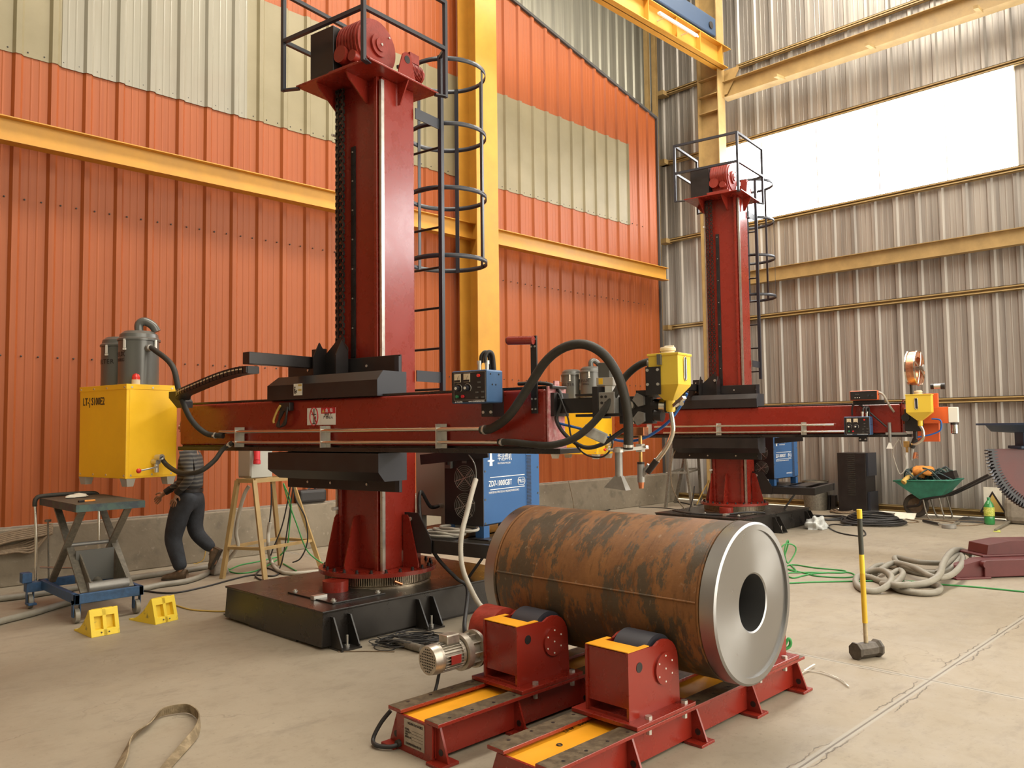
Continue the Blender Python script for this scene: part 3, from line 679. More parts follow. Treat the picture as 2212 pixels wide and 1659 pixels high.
    MB().cyl(L(-.14, .31, 2.31), L(-.14, .33, 2.31), .02).cyl(L(-.45, .33, 2.28), L(-.45, .34, 2.28), .012, n=6).cyl(L(-.45, .33, 2.14), L(-.45, .34, 2.14), .012, n=6).each('bolt', 'zinc', ao)
    # cable carrier arm and carrier chain
    ar = MB(); plate_ab(ar, -.50, -.41, .29, 1.06, 2.155, 2.255); ar.build('carrier_arm', 'black', t, .004)
    P = [L(-.44, 1.0, 2.11), L(-.62, 1.0, 2.105), L(-.85, 1.0, 2.075), L(-1.1, .99, 2.03), L(-1.35+sh*.4, .97, 1.985), L(-1.55+sh*.8, .92, 1.96), L(-1.72+sh, .82, 1.93)]
    P = resample(smooth_path(P, 8), .052); dc = MB()
    for p, q in zip(P[:-1], P[1:]): dc.bar(p, q, .11, .062); 
    for p, q in zip(P[:-1], P[1:]): dc.bar(p+(q-p)*.12, p+(q-p)*.88, .13, .05)
    dco = dc.build('cable_carrier', 'black', t)
    q = MB()
    for p, r_ in zip(P[1:-1], P[2:]):
        c = (p+r_)/2+L(0, .067, .006); q.obox(c, (r_-p)*.62, L(0, .004, 0), (0, 0, .010))
    q.build('slot', 'cream_cap', dco)
    br = MB(); br.prism([(0, 0), (.13, 0), (.13, .06), (.02, .16), (-.14, .16), (-.14, .10)], L(-1.85+sh, .80, 1.83), L(1, 0, 0), Z, L(0, -.08, 0)); br.build('carrier_bracket', 'black', t)
    # --- boom: box section with wide lower flange, rails, pipes
    e = 2.165+sh; bm_ = MB(); plate_ab(bm_, -2.15+sh, e, .35, .58, 1.475, 1.868); bo_ = bm_.build('boom', 'red', t, .022, 3)
    fb = MB(); plate_ab(fb, -2.15+sh, e+.12, .33, .60, 1.425, 1.462); plate_ab(fb, -2.15+sh, e, .38, .55, 1.46, 1.48); fb.build('boom_rail', 'black_dusty', t, .003)
    fb = MB(); plate_ab(fb, -2.15+sh, e+.04, .37, .56, 1.868, 1.888); fb.build('boom_rail', 'black_dusty', t, .003)
    ep = MB(); ep.prism([(-.115, -.0), (.115, 0), (.115, .10), (.095, .115), (.095, .33), (.115, .345), (.115, .44), (.03, .44), (.03, .48), (-.03, .48), (-.03, .44), (-.115, .44)], L(e+.005, .465, 1.445), L(0, -1, 0), Z, L(.012, 0, 0)); ep.build('end_plate', 'red_dull' if not first else 'film_pink', t)
    for (za, r_, aL, aR) in ((1.600, .016, -1.40, 1.69), (1.505, .013, -1.25, 1.85)):
        MB().cyl(L(aL+sh, .645, za), L(aR, .645, za), r_, n=16).build('steel_pipe', 'steel_polish', t)
    for a_ in (-1.15, -.005, 1.25):
        b = MB(); plate_ab(b, a_, a_+.055, .60, .606, 1.46, 1.64); plate_ab(b, a_-.004, a_+.004, .58, .665, 1.46, 1.64); b.build('pipe_clamp', 'zinc', t)
    if first:
        # hazard sign on the boom
        A_ = [mb(x, y, .581) for x, y in ((664, 882), (725, 878), (664, 918.5), (725, 917))]
        a0, a1 = A_[0].x, A_[1].x; z1_, z0_ = A_[0].z, A_[2].z; ax_ = (a0+a1)/2
        b = MB(); plate_ab(b, a0, ax_-.001, .580, .583, z0_, z1_); plate_ab(b, ax_+.001, a1, .580, .583, z0_, z1_); sg = b.build('danger_sign', 'white', t)
        b = MB(); plate_ab(b, ax_+.001, a1, .583, .5845, z1_-.05, z1_); b.build('red_field', 'sign_red', sg)
        cx, cz = (a0+ax_)/2, (z0_+z1_)/2; b = MB(); b.tube(circle(L(cx, .585, cz), 1, 28, L(.05, 0, 0), L(0, 0, .078)), .005, 6, True); b.bar(L(cx-.035, .585, cz+.055), L(cx+.035, .585, cz-.055), .008, .003, L(0, 1, 0)); b.build('prohibition_ring', 'sign_red', sg)
        b = MB(); b.bar(L(cx, .5845, cz-.06), L(cx, .5845, cz+.065), .008, .003, L(0, 1, 0)); b.bar(L(cx-.03, .5845, cz+.018), L(cx+.025, .5845, cz+.018), .007, .003, L(0, 1, 0)); b.bar(L(cx-.02, .5845, cz-.06), L(cx+.02, .5845, cz-.06), .006, .003, L(0, 1, 0))
        b.ball(L(cx+.018, .5845, cz-.004), .006, 6, 4); b.bar(L(cx+.018, .5845, cz-.01), L(cx+.014, .5845, cz-.03), .009, .003, L(0, 1, 0)); b.bar(L(cx+.014, .5845, cz-.03), L(cx+.024, .5845, cz-.05), .005, .003, L(0, 1, 0)); b.build('pictogram', 'letter_black', sg)
        text('lettering', '危  险', .035, 'letter_white', sg, L(ax_+.055, .585, z1_-.026), (1, 0, 0), Z, .001)
        b = MB(); b.prism([(0, 0), (.034, 0), (.017, .03)], L(ax_+.012, .585, z1_-.04), (1, 0, 0), Z, L(0, .001, 0)); b.build('warning_triangle', 'warn_yellow', sg)
        text('lettering', '横臂下\n严禁站人', .030, 'letter_black', sg, L((ax_+a1)/2, .5835, z0_+.075), (1, 0, 0), Z, .001, 'CENTER')
    # --- equipment platform at the back
    pf = MB(); zt = .66
    for b_ in (-.08, -1.22): plate_ab(pf, .285, 1.22, b_-.03, b_+.03, zt-.11, zt)
    for a_ in (.32, .75, 1.18): plate_ab(pf, a_-.03, a_+.03, -1.22, -.08, zt-.11, zt)
    plate_ab(pf, -.10, .32, -1.22, -1.16, zt-.11, zt); plate_ab(pf, -.13, -.07, -1.22, -.2, zt-.11, zt); plate_ab(pf, -.10, 1.0, -1.20, -.30, zt-.012, zt)
    po = pf.build('platform_frame', 'black', t, .003)
    b = MB(); b.prism([(0, 0), (.30, 0), (.30, .12), (.16, .34), (0, .34)], L(.29, -.04, .545), L(1, 0, 0), Z, L(0, .012, 0)); b.build('bracket_plate', 'black', po)
    b = MB()
    for z in (.61, .83): b.cyl(L(.36, -.028, z), L(.36, -.018, z), .018, n=6)
    b.each('bolt', 'zinc', po)
    b = MB(); b.bar(L(.285, -.25, 1.33), L(1.0, -.30, 1.40), .02, .09, Z); b.bar(L(-.05, -1.2, .66), L(-.05, -1.2, 1.42), .04, .04); b.each('support_arm', 'black', po, 1)
    MB().bar(L(.8, -.6, .56), L(.62, -.5, .28), .025, .025).build('support_leg', 'black', po)
    return t
man1 = manipulator(C1, 4.68, 'red column welding manipulator standing behind the rusty drum on its black base', True)
man2 = manipulator(C2, 5.18, 'farther red column welding manipulator standing near the corner of the hall', False)
# ============================================================ FLUX RECOVERY UNITS, CONTROL BOXES, WELDING HEADS
def mach(name, label, cat, C, group=None): return thing(name, label, cat, C, rad(-80), group)
def hose_obj(name, label, pts, r, m, C=C1, cat='hose', ribs=0, cuffs=None, group=None, n=12):
    t = mach(name, label, cat, C, group)
    if ribs: MB().ribbed(pts, r, ribs, .12, n).build('tube', m, t)
    else: MB().tube(pts, r, n, sub=10).build('tube', m, t)
    for (i, j) in (cuffs or []):
        P = smooth_path([Vector(p) for p in pts], 10); k = i if i >= 0 else len(P)+i; d = (P[min(k+1, len(P)-1)]-P[max(k-1, 0)]).normalized()
        b = MB().cyl(P[k]-d*.008, P[k]+d*.008, r*1.1, n=16); b.obox(P[k]+Vector((0, -r*1.15, -.004)), (.014, 0, 0), (0, .012, 0), (0, 0, .018)); b.build('hose_clamp', 'zinc', t)
    return t
def flux_unit(C, label):
    t = mach('flux_recovery_unit', label, 'flux recovery unit', C, 'yellow flux recovery units')
    s_ = 0 if C is C1 else .38; a0, a1, b0, b1, z0, z1 = -3.07+s_, -2.2+s_, .58, 1.10, 1.17, 2.06
    b = MB(); plate_ab(b, a0, a1, b0, b1, z0, z1); cab = b.build('cabinet', 'yellow', t, .006)
    b = MB(); plate_ab(b, a0-.004, a1+.004, b0, b1+.004, z1-.045, z1+.004); plate_ab(b, a1, a1+.003, b0+.01, b1-.03, z0+.02, z1-.05); b.build('cover_panel', 'yellow', t, .003)
    sc_ = MB()
    for a_ in (a0+.03, a0+.28, a0+.52, a1-.03): sc_.bolts([L(a_, b1+.004, z1-.025), L(a_, b1, z0+.03)], L(0, 1, 0), .010, .004)
    for b_ in (b0+.06, (b0+b1)/2, b1-.05): sc_.bolts([L(a1+.003, b_, z1-.025), L(a1, b_, z0+.03)], L(1, 0, 0), .010, .004)
    sc_.each('screw', 'zinc', cab)
    for a_, b_ in ((a0+.05, b1-.05), (a1-.05, b1-.05), (a1-.05, b0+.06), (a0+.05, b0+.06)):
        f = MB(); f.hexa([L(a_-.045, b_-.03, z0-.075), L(a_+.045, b_-.03, z0-.075), L(a_+.045, b_+.03, z0-.075), L(a_-.045, b_+.03, z0-.075)][::-1], [L(a_-.06, b_-.045, z0), L(a_+.06, b_-.045, z0), L(a_+.06, b_+.045, z0), L(a_-.06, b_+.045, z0)][::-1]); f.build('foot', 'grey_cab', t)
    for k, (a_, b_, r_, h_) in enumerate(((-2.42+s_, .86, .185, .45), (-2.80+s_, .84, .175, .42))):
        o = L(a_, b_, z1)
        cn = MB(); cn.lathe([(r_, 0), (r_, h_)], o, n=40); cn.lathe([(r_+.004, 0), (r_+.004, .02)], o, n=40); body = cn.build('canister', 'canister', t)
        MB().lathe([(r_+.003, h_-.015), (r_+.012, h_-.012), (r_+.012, h_+.006), (r_-.005, h_+.02), (r_-.012, h_+.055), (r_-.05, h_+.085), (.0, h_+.1)], o, n=40).build('lid', 'canister', body)
        for th in (200, 290, 20):
            th = rad(th); c = o+Vector((cos(th), sin(th), 0))*(r_+.010); d = Vector((-sin(th), cos(th), 0)); b = MB()
            b.obox(c+Z*(h_-.045), d*.022, Vector((cos(th), sin(th), 0))*.012, (0, 0, .085)); b.obox(c+Z*(h_-.10), d*.03, Vector((cos(th), sin(th), 0))*.014, (0, 0, .018)); b.build('latch', 'white', body)
        if k == 0:
            b = MB(); b.tube([o+Z*(h_+.09), o+Z*(h_+.16), o+Vector((.03, .04, h_+.19)), o+Vector((.07, .1, h_+.15)), o+Vector((.09, .13, h_+.09))], .042, 14, sub=6); b.build('outlet_elbow', 'canister', body)
            th = rad(-4); c = o+Vector((cos(th), sin(th), 0))*(r_-.01)+Z*(h_-.09); MB().cyl(c, c+Vector((cos(th), sin(th), 0))*.06, .034).build('outlet', 'grey_metal', body)
            th = rad(212); c = o+Vector((cos(th), sin(th), 0))*(r_+.002)+Z*(h_-.23); d = Vector((-sin(th), cos(th), 0)); P = [c+d*.016*cos(x)+Z*(.045*(1 if sin(x) > 0 else -1)+.016*sin(x)) for x in [pi*i/6 for i in range(12)]]
            MB().tube(P, .005, 6, True).build('sight_glass', 'steel_polish', body)
        # lettering wrapped round the canister
        for word, zz, size, st in ((('FLUX', 'FILTER')[k], h_-.15-.02*k, .066, 288+10*k), (('100KG', '')[k], h_-.205, .046, 288)):
            for i, chh in enumerate(word):
                wdt = size*.62; th = rad(st-18)+(i-len(word)/2)*wdt/r_
                c = o+Vector((cos(th), sin(th), 0))*(r_+.002)+Z*zz; text('letter', chh, size, 'letter_black', body, c, (-sin(th), cos(th), 0), Z, .0008, 'CENTER')
    # beacon
    bo = L(-2.245+s_, .985, z1); b = MB(); b.cyl(bo, bo+Z*.05, .038, n=20); bb = b.build('beacon_base', 'cream_cap', t)
    MB().lathe([(.036, .05), (.036, .075), (.028, .10), (0, .112)], bo, n=20).build('beacon_lens', 'lamp_red', bb)
    text('lettering', 'LT-I S100E2' if 0 else 'LT-¦ S100E2', .105, 'letter_black', t, L(a0+.065, b1+.0015, z1-.15), (1, 0, 0), Z, .0015, 'LEFT', .80, .010)
    # valve with red ball handle
    vc = L(a1+.004, .83, z0+.15); v = MB(); v.cyl(vc, vc+L(.09, 0, 0), .026); v.cyl(vc+L(.06, 0, -.02), vc+L(.06, 0, -.10), .022); v.cyl(vc+L(.06, 0, .04), vc+L(.14, -.01, .045), .03); vo = v.build('valve', 'zinc', t)
    q = vc+L(.08, 0, -.045); MB().tube([q, q+L(.03, .10, -.015), q+L(.02, .19, -.03)], .008, 8).build('valve_lever', 'zinc', vo); MB().ball(q+L(.02, .20, -.03), .024, 14, 10).build('lever_ball', 'lamp_red', vo)
    return t
flux_unit(C1, 'yellow flux recovery unit with two grey canisters above the scissor lift cart')
flux_unit(C2, 'yellow flux recovery unit seen behind the nearer welding head')

def control_box(C, a0, a1, b0, b1, z0, z1, label, m='blue_box', dials=True, name='control_box'):
    t = mach(name, label, 'control box', C)
    b = MB(); plate_ab(b, a0, a1, b0, b1, z0, z1); b.build('housing', m, t, .012, 3)
    b = MB(); plate_ab(b, a0+.008, a1-.004, b1, b1+.004, z0+.008, z1-.008); fp = b.build('front_panel', 'black', t, .006)
    w, h = a1-a0, z1-z0; Y = b1+.006
    def pt(u, v): return L(a0+w*u, Y, z0+h*v)
    N = L(0, 1, 0)
    if dials:
        b = MB(); q = [pt(.10, .10), pt(.97, .10), pt(.97, .93), pt(.10, .93)]
        for i in range(4): b.bar(q[i], q[(i+1) % 4], .0018, .002, N)
        b.build('border_line', 'steel', fp)
        for u in (.20, .46):
            b = MB(); b.obox(pt(u, .77), (.055, 0, 0), (0, .006, 0), (0, 0, .058)); me = b.build('meter', 'cream_cap', fp, .002)
            b = MB(); b.obox(pt(u, .70)+L(0, .004, -.004), (.05, 0, 0), (0, .001, 0), (0, 0, .014)); b.bar(pt(u, .72)+L(0, .005, 0), pt(u+.04, .84)+L(0, .005, 0), .0015, .001, N); b.build('pointer', 'letter_black', me)
            b = MB(); b.tube(circle(pt(u+.02, .46), 1, 20, L(.030, 0, 0), L(0, 0, .030), -.8, 3.6, True), .0022, 5); b.build('dial_scale', 'steel', fp)
            MB().cyl(pt(u, .46), pt(u, .46)+N*.022, .019, n=18).build('knob', 'black_blue', fp); MB().cyl(pt(u, .46)+N*.022, pt(u, .46)+N*.024, .010, n=14).build('knob_cap', 'paper', fp)
        for u, m_, v in ((.20, 'push_green', .21), (.36, 'sign_red', .21), (.80, 'lamp_red', .82)): MB().cyl(pt(u, v), pt(u, v)+N*.014, .0105, n=16).build('push_button' if v < .5 else 'pilot_lamp', m_, fp)
        for u, v in ((.80, .62), (.80, .47), (.74, .32), (.90, .33), (.74, .16), (.90, .17)): MB().obox(pt(u, v), (.022, 0, 0), (0, .008, 0), (0, 0, .010)).build('switch', 'canister', fp)
        text('lettering', 'MZK-Ⅲ 自动埋弧焊机控制器', .013, 'letter_white', fp, pt(.5, .045), (1, 0, 0), Z, .0005, 'LEFT', .85)
        text('lettering', '✚ 华远焊机', .013, 'letter_white', fp, pt(.12, .04), (1, 0, 0), Z, .0005)
        b = MB()
        for i in range(2): c = L(a1-.10+.05*i, b1-.05-.02*i, z1); b.cyl(c, c+Z*.04, .014, n=12); b.cyl(c+Z*.04, c+Z*.065, .018, n=12)
        b.each('connector', 'zinc', t, 6)
        b = MB(); c = L(a1-.06, b1-.06, z1+.05)
        for i in range(2): b.tube([c+L(.035*i-.03, 0, 0), c+L(.035*i-.03, 0, .045), c+L(.03*i-.012, -.02, .075), c+L(.03*i+.0, -.045, .06), c+L(.03*i, -.06, 0), c+L(.03*i, -.07, -.08)], .014, 10, sub=6)
        b.each('cable', 'cable', t, 3)
    else:
        text('lettering', '8888', .026, 'canister', fp, pt(.2, .62), (1, 0, 0), Z, .0005)
        for u in (.2, .28, .36): MB().cyl(pt(u, .28), pt(u, .28)+N*.008, .006, n=10).build('push_button', 'paper', fp)
        for u in (.68, .82): MB().cyl(pt(u, .45), pt(u, .45)+N*.014, .012, n=12).build('knob', 'black_blue', fp)
        MB().obox(L(a1-.035, b1+.004, (z0+z1)/2), (.07, 0, 0), (0, .003, 0), (0, 0, h-.01))
    b = MB(); ac = (a0+a1)/2+.03; plate_ab(b, ac-.05, ac+.05, .58, b0+.02, z0-.09, z0+.1) if dials else plate_ab(b, a0+.02, a1+.06, .58, b0+.05, z0-.06, z0); bk = b.build('bracket', 'black', t)
    if dials: b = MB(); b.bolts([L(ac-.03, b0+.02, z0-.06), L(ac+.035, b0+.02, z0-.06)], N, .012, .008); b.each('bolt', 'zinc', bk)
    b = MB(); sp = [L(a1, b1-.04, z1-.03), L(a1, b0+.05, z1-.03), L(a1, b1-.06, z0+h*.55), L(a1, b1-.10, z0+h*.55)]; b.bolts(sp, L(1, 0, 0), .006, .003); b.each('screw', 'black', t)
    return t
control_box(C1, 1.575, 1.885, .69, .875, 1.775, 2.0, 'blue control box with two meters mounted on the nearer red boom')
control_box(C2, 1.86, 2.19, .62, .82, 1.455, 1.705, 'small blue control box low on the farther red boom')
control_box(C2, 1.93, 2.28, .60, .74, 1.925, 2.055, 'orange controller with black face above the farther blue control box', 'orange_box', False, 'seam_tracker')

# handle on a post standing on the nearer boom
t = mach('tool_holder_post', 'black upright plate with a red tube holder bolted to the nearer boom', 'bracket', C1)
b = MB(); plate_ab(b, 2.055, 2.105, .585, .60, 1.70, 2.235); b.build('post', 'black', t, .002)
c = L(2.07, .63, 2.20); MB().cyl(c+L(.03, 0, 0), c+L(-.16, .03, .008), .030, n=20).build('tube_holder', 'red', t); MB().cyl(c+L(-.16, .03, .008), c+L(-.166, .03, .008), .024, n=20).build('opening', 'black', t)
b = MB(); b.bolts([L(x, .60, z) for x in (2.065, 2.093) for z in (1.73, 1.80, 2.16, 2.21)], L(0, 1, 0), .007, .006); b.each('bolt', 'zinc', t)

# hoses of the nearer machine
hose_obj('flux_hose', 'thick black hose from the grey canister to the upper steel pipe', [L(-2.19, .876, 2.42), L(-2.13, .875, 2.40), mb(372, 790, .88), mb(388, 850, .86), mb(412, 905, .80), mb(445, 936, .70), mb(482, 941.5, .645)], .026, 'rubber', cuffs=[(3, 0), (-6, 0)])
hose_obj('flux_hose', 'thin black hose sagging from the yellow cabinet valve to the lower steel pipe', [L(-2.06, .83, 1.365), ma(362, 1006, -2.0), mb(392, 1022, .88), mb(430, 1019, .86), mb(462, 996, .76), mb(482, 970, .68), mb(503, 956.5, .645)], .022, 'rubber', cuffs=[(2, 0), (-5, 0)])
H3 = [mb(1040, 929, .645), mb(1065, 924, .66), mb(1100, 897, .70), mb(1138, 842, .70), mb(1178, 782, .70), mb(1218, 751, .70), mb(1262, 744, .70), mb(1302, 764, .70), mb(1332, 806, .68), mb(1350, 860, .64), mb(1357, 915, .60), mb(1357, 970, .58)]
hose_obj('suction_hose', 'thick black hose arching over the boom end down to the flux nozzle', H3, .031, 'rubber', cuffs=[(4, 0), (-3, 0)], n=16)
H4 = [mb(1078, 955, .645), mb(1110, 955.5, .655), mb(1150, 960, .66), mb(1195, 961, .66), mb(1245, 944, .62), mb(1292, 902, .56), mb(1328, 852, .50), mb(1352, 813, .46), mb(1384, 787, .45), mb(1420, 778, .45)]
hose_obj('flux_hose', 'thin black hose looping from the lower pipe to the yellow hopper', H4, .024, 'rubber', cuffs=[(3, 0), (-3, 0)], n=14)

def welding_head(C, label):
    t = mach('submerged_arc_welder', label, 'welding head', C)
    b = MB(); plate_ab(b, 2.17, 2.50, .40, .50, 1.70, 1.80); sl = b.build('slide_beam', 'black', t, .004)
    b = MB(); plate_ab(b, 2.17, 2.21, .36, .55, 1.68, 1.84); b.each('mounting_plate', 'black', sl, 1)
    b = MB(); plate_ab(b, 2.36, 2.62, .38, .52, 1.81, 1.825); plate_ab(b, 2.36, 2.70, .38, .52, 1.672, 1.69); b.each('slide_plate', 'black', t, 1)
    b = MB(); plate_ab(b, 2.50, 2.545, .36, .54, 1.66, 1.87); b.build('cross_slide', 'black', t, .003)
    b = MB(); plate_ab(b, 2.545, 2.66, .38, .535, 1.69, 1.83); cs = b.build('slide_block', 'grey_metal', t, .003)
    b = MB(); b.bolts([L(a_, .535, z) for a_ in (2.57, 2.60) for z in (1.72, 1.76, 1.80)], L(0, 1, 0), .010, .004); b.each('bolt', 'black', cs)
    # slide motor with yellow tag
    b = MB(); plate_ab(b, 2.515, 2.60, .40, .48, 1.93, 2.03); mo = b.build('slide_motor', 'canister', t, .004)
    b = MB(); plate_ab(b, 2.505, 2.63, .39, .49, 1.875, 1.93); b.build('gear_unit', 'zinc', t, .003)
    b = MB(); plate_ab(b, 2.525, 2.555, .491, .493, 1.885, 1.925); b.build('tag', 'yellow', mo)
    b = MB(); plate_ab(b, 2.565, 2.62, .395, .485, 1.80, 1.875); b.build('coupling', 'white', t, .003)
    # wire feeder
    b = MB(); plate_ab(b, 2.66, 2.90, .40, .47, 1.62, 1.80); wf = b.build('wire_feeder', 'black', t, .006)
    for z, zz in ((1.775, 1), (1.655, -1)):
        b = MB(); b.prism([(0, .045*zz), (.05, .02*zz), (.05, -.035*zz), (.01, -.045*zz), (-.03, 0)], L(2.80, .47, z), (1, 0, 0), Z, L(0, .025, 0)); b.build('pressure_arm', 'grey_metal', wf, .003)
    for a_, z in ((2.755, 1.74), (2.755, 1.645)): b = MB(); b.cyl(L(a_, .47, z), L(a_, .50, z), .026, n=20); b.cyl(L(a_, .50, z), L(a_, .508, z), .010, n=8); b.build('feed_roll', 'steel', wf)
    b = MB(); b.cyl(L(2.885, .43, 1.735), L(2.99, .43, 1.73), .045, n=24); b.cyl(L(2.91, .45, 1.675), L(2.96, .45, 1.67), .04, n=20); fm = b.build('feed_motor', 'black', t)
    MB().cyl(L(2.94, .435, 1.735), L(2.975, .43, 1.732), .0475, n=24).build('motor_band', 'steel_polish', fm)
    b = MB(); plate_ab(b, 2.79, 2.88, .39, .48, 1.80, 1.835); b.each('spacer', 'black', t, 1)
    # torch
    b = MB(); b.cyl(L(2.80, .45, 1.60), L(2.80, .45, 1.56), .022, n=16); b.cyl(L(2.80, .45, 1.60), L(2.80, .45, 1.375), .012, n=14); tc_ = b.build('contact_tube', 'brass', t)
    b = MB(); plate_ab(b, 2.77, 2.85, .43, .50, 1.545, 1.60); b.build('torch_clamp', 'copper', t, .003)
    b = MB(); b.cyl(L(2.80, .45, 1.375), L(2.80, .45, 1.36), .024, n=20); b.build('insulator', 'black', t)
    b = MB(); b.cyl(L(2.80, .45, 1.36), L(2.80, .45, 1.245), .0235, n=20); b.cyl(L(2.81, .45, 1.285), L(2.862, .45, 1.355), .016, .019, n=16); b.build('flux_nozzle', 'grey_metal', t)
    MB().cyl(L(2.80, .45, 1.245), L(2.80, .45, 1.205), .0205, .015, n=20).build('contact_tip', 'copper', t)
    # suction nozzle
    q = L(2.71, .58, 0); b = MB(); b.cyl(q+Z*1.475, q+Z*1.285, .0245, n=18); b.hexa([q+L(-.025, -.02, 1.285), q+L(.025, -.02, 1.285), q+L(.025, .02, 1.285), q+L(-.025, .02, 1.285)][::-1], [q+L(-.02, -.015, 1.29), q+L(.02, -.015, 1.29), q+L(.02, .015, 1.29), q+L(-.02, .015, 1.29)][::-1])
    b.hexa([q+L(-.10, -.05, 1.215), q+L(.055, -.05, 1.20), q+L(.055, .02, 1.20), q+L(-.10, .02, 1.215)], [q+L(-.024, -.02, 1.29), q+L(.024, -.02, 1.29), q+L(.024, .02, 1.29), q+L(-.024, .02, 1.29)]); b.build('suction_nozzle', 'grey_metal', t)
    b = MB(); b.cyl(q+Z*1.47, q+Z*1.44, .034, n=20); b.bar(q+L(.02, 0, 1.455), L(2.86, .46, 1.47), .022, .022); b.bar(L(2.80, .45, 1.49), L(2.80, .45, 1.44), .05, .04); b.cyl(q+L(-.03, .01, 1.455), q+L(-.055, .012, 1.455), .010, n=10); b.cyl(L(2.82, .47, 1.47), L(2.87, .50, 1.475), .009, n=10); b.build('nozzle_clamp', 'zinc', t)
    return t
welding_head(C1, 'welding head with wire feeder and copper torch at the end of the nearer boom')

def hopper(C, a0, a1, b0, b1, zt, zm, zn, zb, label):
    t = mach('flux_hopper', label, 'hopper', C, 'yellow flux hoppers'); ac, bc = (a0+a1)/2, (b0+b1)/2
    b = MB(); plate_ab(b, a0, a1, b0, b1, zm, zt); body = b.build('bin', 'yellow_hopper', t, .004)
    b = MB(); plate_ab(b, a0-.006, a1+.006, b0-.006, b1+.006, zt-.012, zt+.003); b.build('lid', 'yellow_hopper', t, .002)
    k = .03; b = MB(); b.hexa([L(ac-k, bc-k, zn), L(ac+k, bc-k, zn), L(ac+k, bc+k, zn), L(ac-k, bc+k, zn)][::-1], [L(a0, b0, zm), L(a1, b0, zm), L(a1, b1, zm), L(a0, b1, zm)][::-1]); b.build('cone', 'yellow_hopper', t, .003)
    MB().cyl(L(ac, bc, zn+.015), L(ac, bc, zb), .030, n=20).cyl(L(ac, bc, zb+.01), L(ac, bc, zb-.008), .025, n=20).build('neck', 'yellow_hopper', t)
    MB().lathe([(.0, .045), (.045, .045), (.05, .035), (.05, .022), (.042, .02), (.042, .012), (.055, .010), (.055, 0)], L(ac-.01, bc, zt+.003), n=28).cyl(L(ac-.03, bc, zt+.05), L(ac+.03, bc, zt+.05), .008, n=8).build('cap', 'cream_cap', t)
    return t, ac, bc
def glass(t, C_, N, U, h, w=.018):
    P = [C_+N*.004+U*(w*cos(x))+Z*((h if sin(x) > 1e-6 or abs(x) < 1e-6 and False else -h)+w*sin(x)) for x in [2*pi*(i+.5)/16 for i in range(16)]]
    o = MB().tube(P, .0045, 6, True).build('sight_glass_frame', 'steel_polish', t)
    MB().obox(C_+N*.002, U*w*1.7, N*.003, (0, 0, 2*h+w)).build('sight_glass', 'black_blue', o)
h1, ac, bc = hopper(C1, 2.915, 3.115, .35, .55, 2.055, 1.858, 1.765, 1.70, 'yellow flux hopper with cream cap beside the nearer welding head')
glass(h1, L(3.115, .45, 1.96), L(1, 0, 0), L(0, 1, 0), .055)
b = MB(); plate_ab(b, 2.90, 2.915, .36, .54, 1.79, 1.98); plate_ab(b, 2.90, 3.0, .551, .562, 1.80, 1.975); mp_ = b.build('mounting_plate', 'black', h1)
b = MB(); b.bolts([L(a_, .562, z) for a_ in (2.915, 2.985) for z in (1.865, 1.955)], L(0, 1, 0), .010, .008); b.each('bolt', 'zinc', mp_)
MB().cyl(L(2.87, .45, 2.005), L(2.92, .45, 2.005), .03).build('inlet', 'grey_metal', h1)
b = MB(); plate_ab(b, 2.985, 3.01, .551, .575, 1.985, 2.05); b.build('latch', 'canister', h1)
b = MB(); b.bar(L(3.05, .47, 1.73), L(3.13, .50, 1.78), .03, .02); b.cyl(L(3.09, .47, 1.75), L(3.12, .52, 1.74), .014, n=10); b.build('air_valve', 'steel_polish', h1)
pts = [L(3.015, .45, 1.70), mb(1454, 925, .45), mb(1448, 950, .45), mb(1434, 975, .45), mb(1416, 998, .45)]
hose_obj('metal_flux_hose', 'shiny flexible metal hose from the yellow hopper to the torch', pts, .0165, 'steel_polish', ribs=.010)
pts = [mb(1419, 994, .45), mb(1399, 1020, .45)]
t = mach('hose_sleeve', 'black rubber sleeve joining the metal hose to the flux nozzle', 'sleeve', C1); MB().cyl(pts[0], pts[1], .021, n=16).build('sleeve', 'black', t)
# cables at the boom end
def cable(name, label, pts, r, m, C=C1, cat='cable', group=None): 
    o = MB().tube(pts, r, 8, sub=8).build(name, m); o.location = C; o.rotation_euler = (0, 0, rad(-80)); tag(o, label, cat, group); return o
cable('cable_bundle', 'thick black cable bundle sagging beneath the nearer welding head', [mb(1120, 829, .46), mb(1180, 829, .46), mb(1206, 843, .47), mb(1213, 872, .50), mb(1202, 905, .52), mb(1222, 940, .55), mb(1262, 966, .55), mb(1300, 960, .52), mb(1330, 940, .48), mb(1352, 925, .45)], .014, 'cable')
cable('black_cable', 'thin black cable loop hanging lowest beneath the nearer welding head', [mb(1206, 850, .50), mb(1226, 900, .53), mb(1235, 945, .55), mb(1262, 980, .55), mb(1300, 987, .53), mb(1322, 965, .5), mb(1318, 938, .48)], .006, 'cable')
cable('blue_cable', 'blue cable draped from the boom end to the yellow hopper', [mb(1204, 914, .52), mb(1250, 925, .52), mb(1300, 940, .50), mb(1345, 953, .46), mb(1392, 946, .42), mb(1440, 915, .42), mb(1468, 880, .42), mb(1484, 850, .46)], .009, 'blue_cable')
b = MB().obox(mb(1285, 938, .53), L(.16, -.02, -.07), L(0, .02, 0), L(.03, 0, .07)); o = b.build('plastic_bag', 'plastic', None, .01); o.location = C1; o.rotation_euler = (0, 0, rad(-80)); tag(o, 'clear plastic bag wrapped on the cables under the welding head', 'bag')
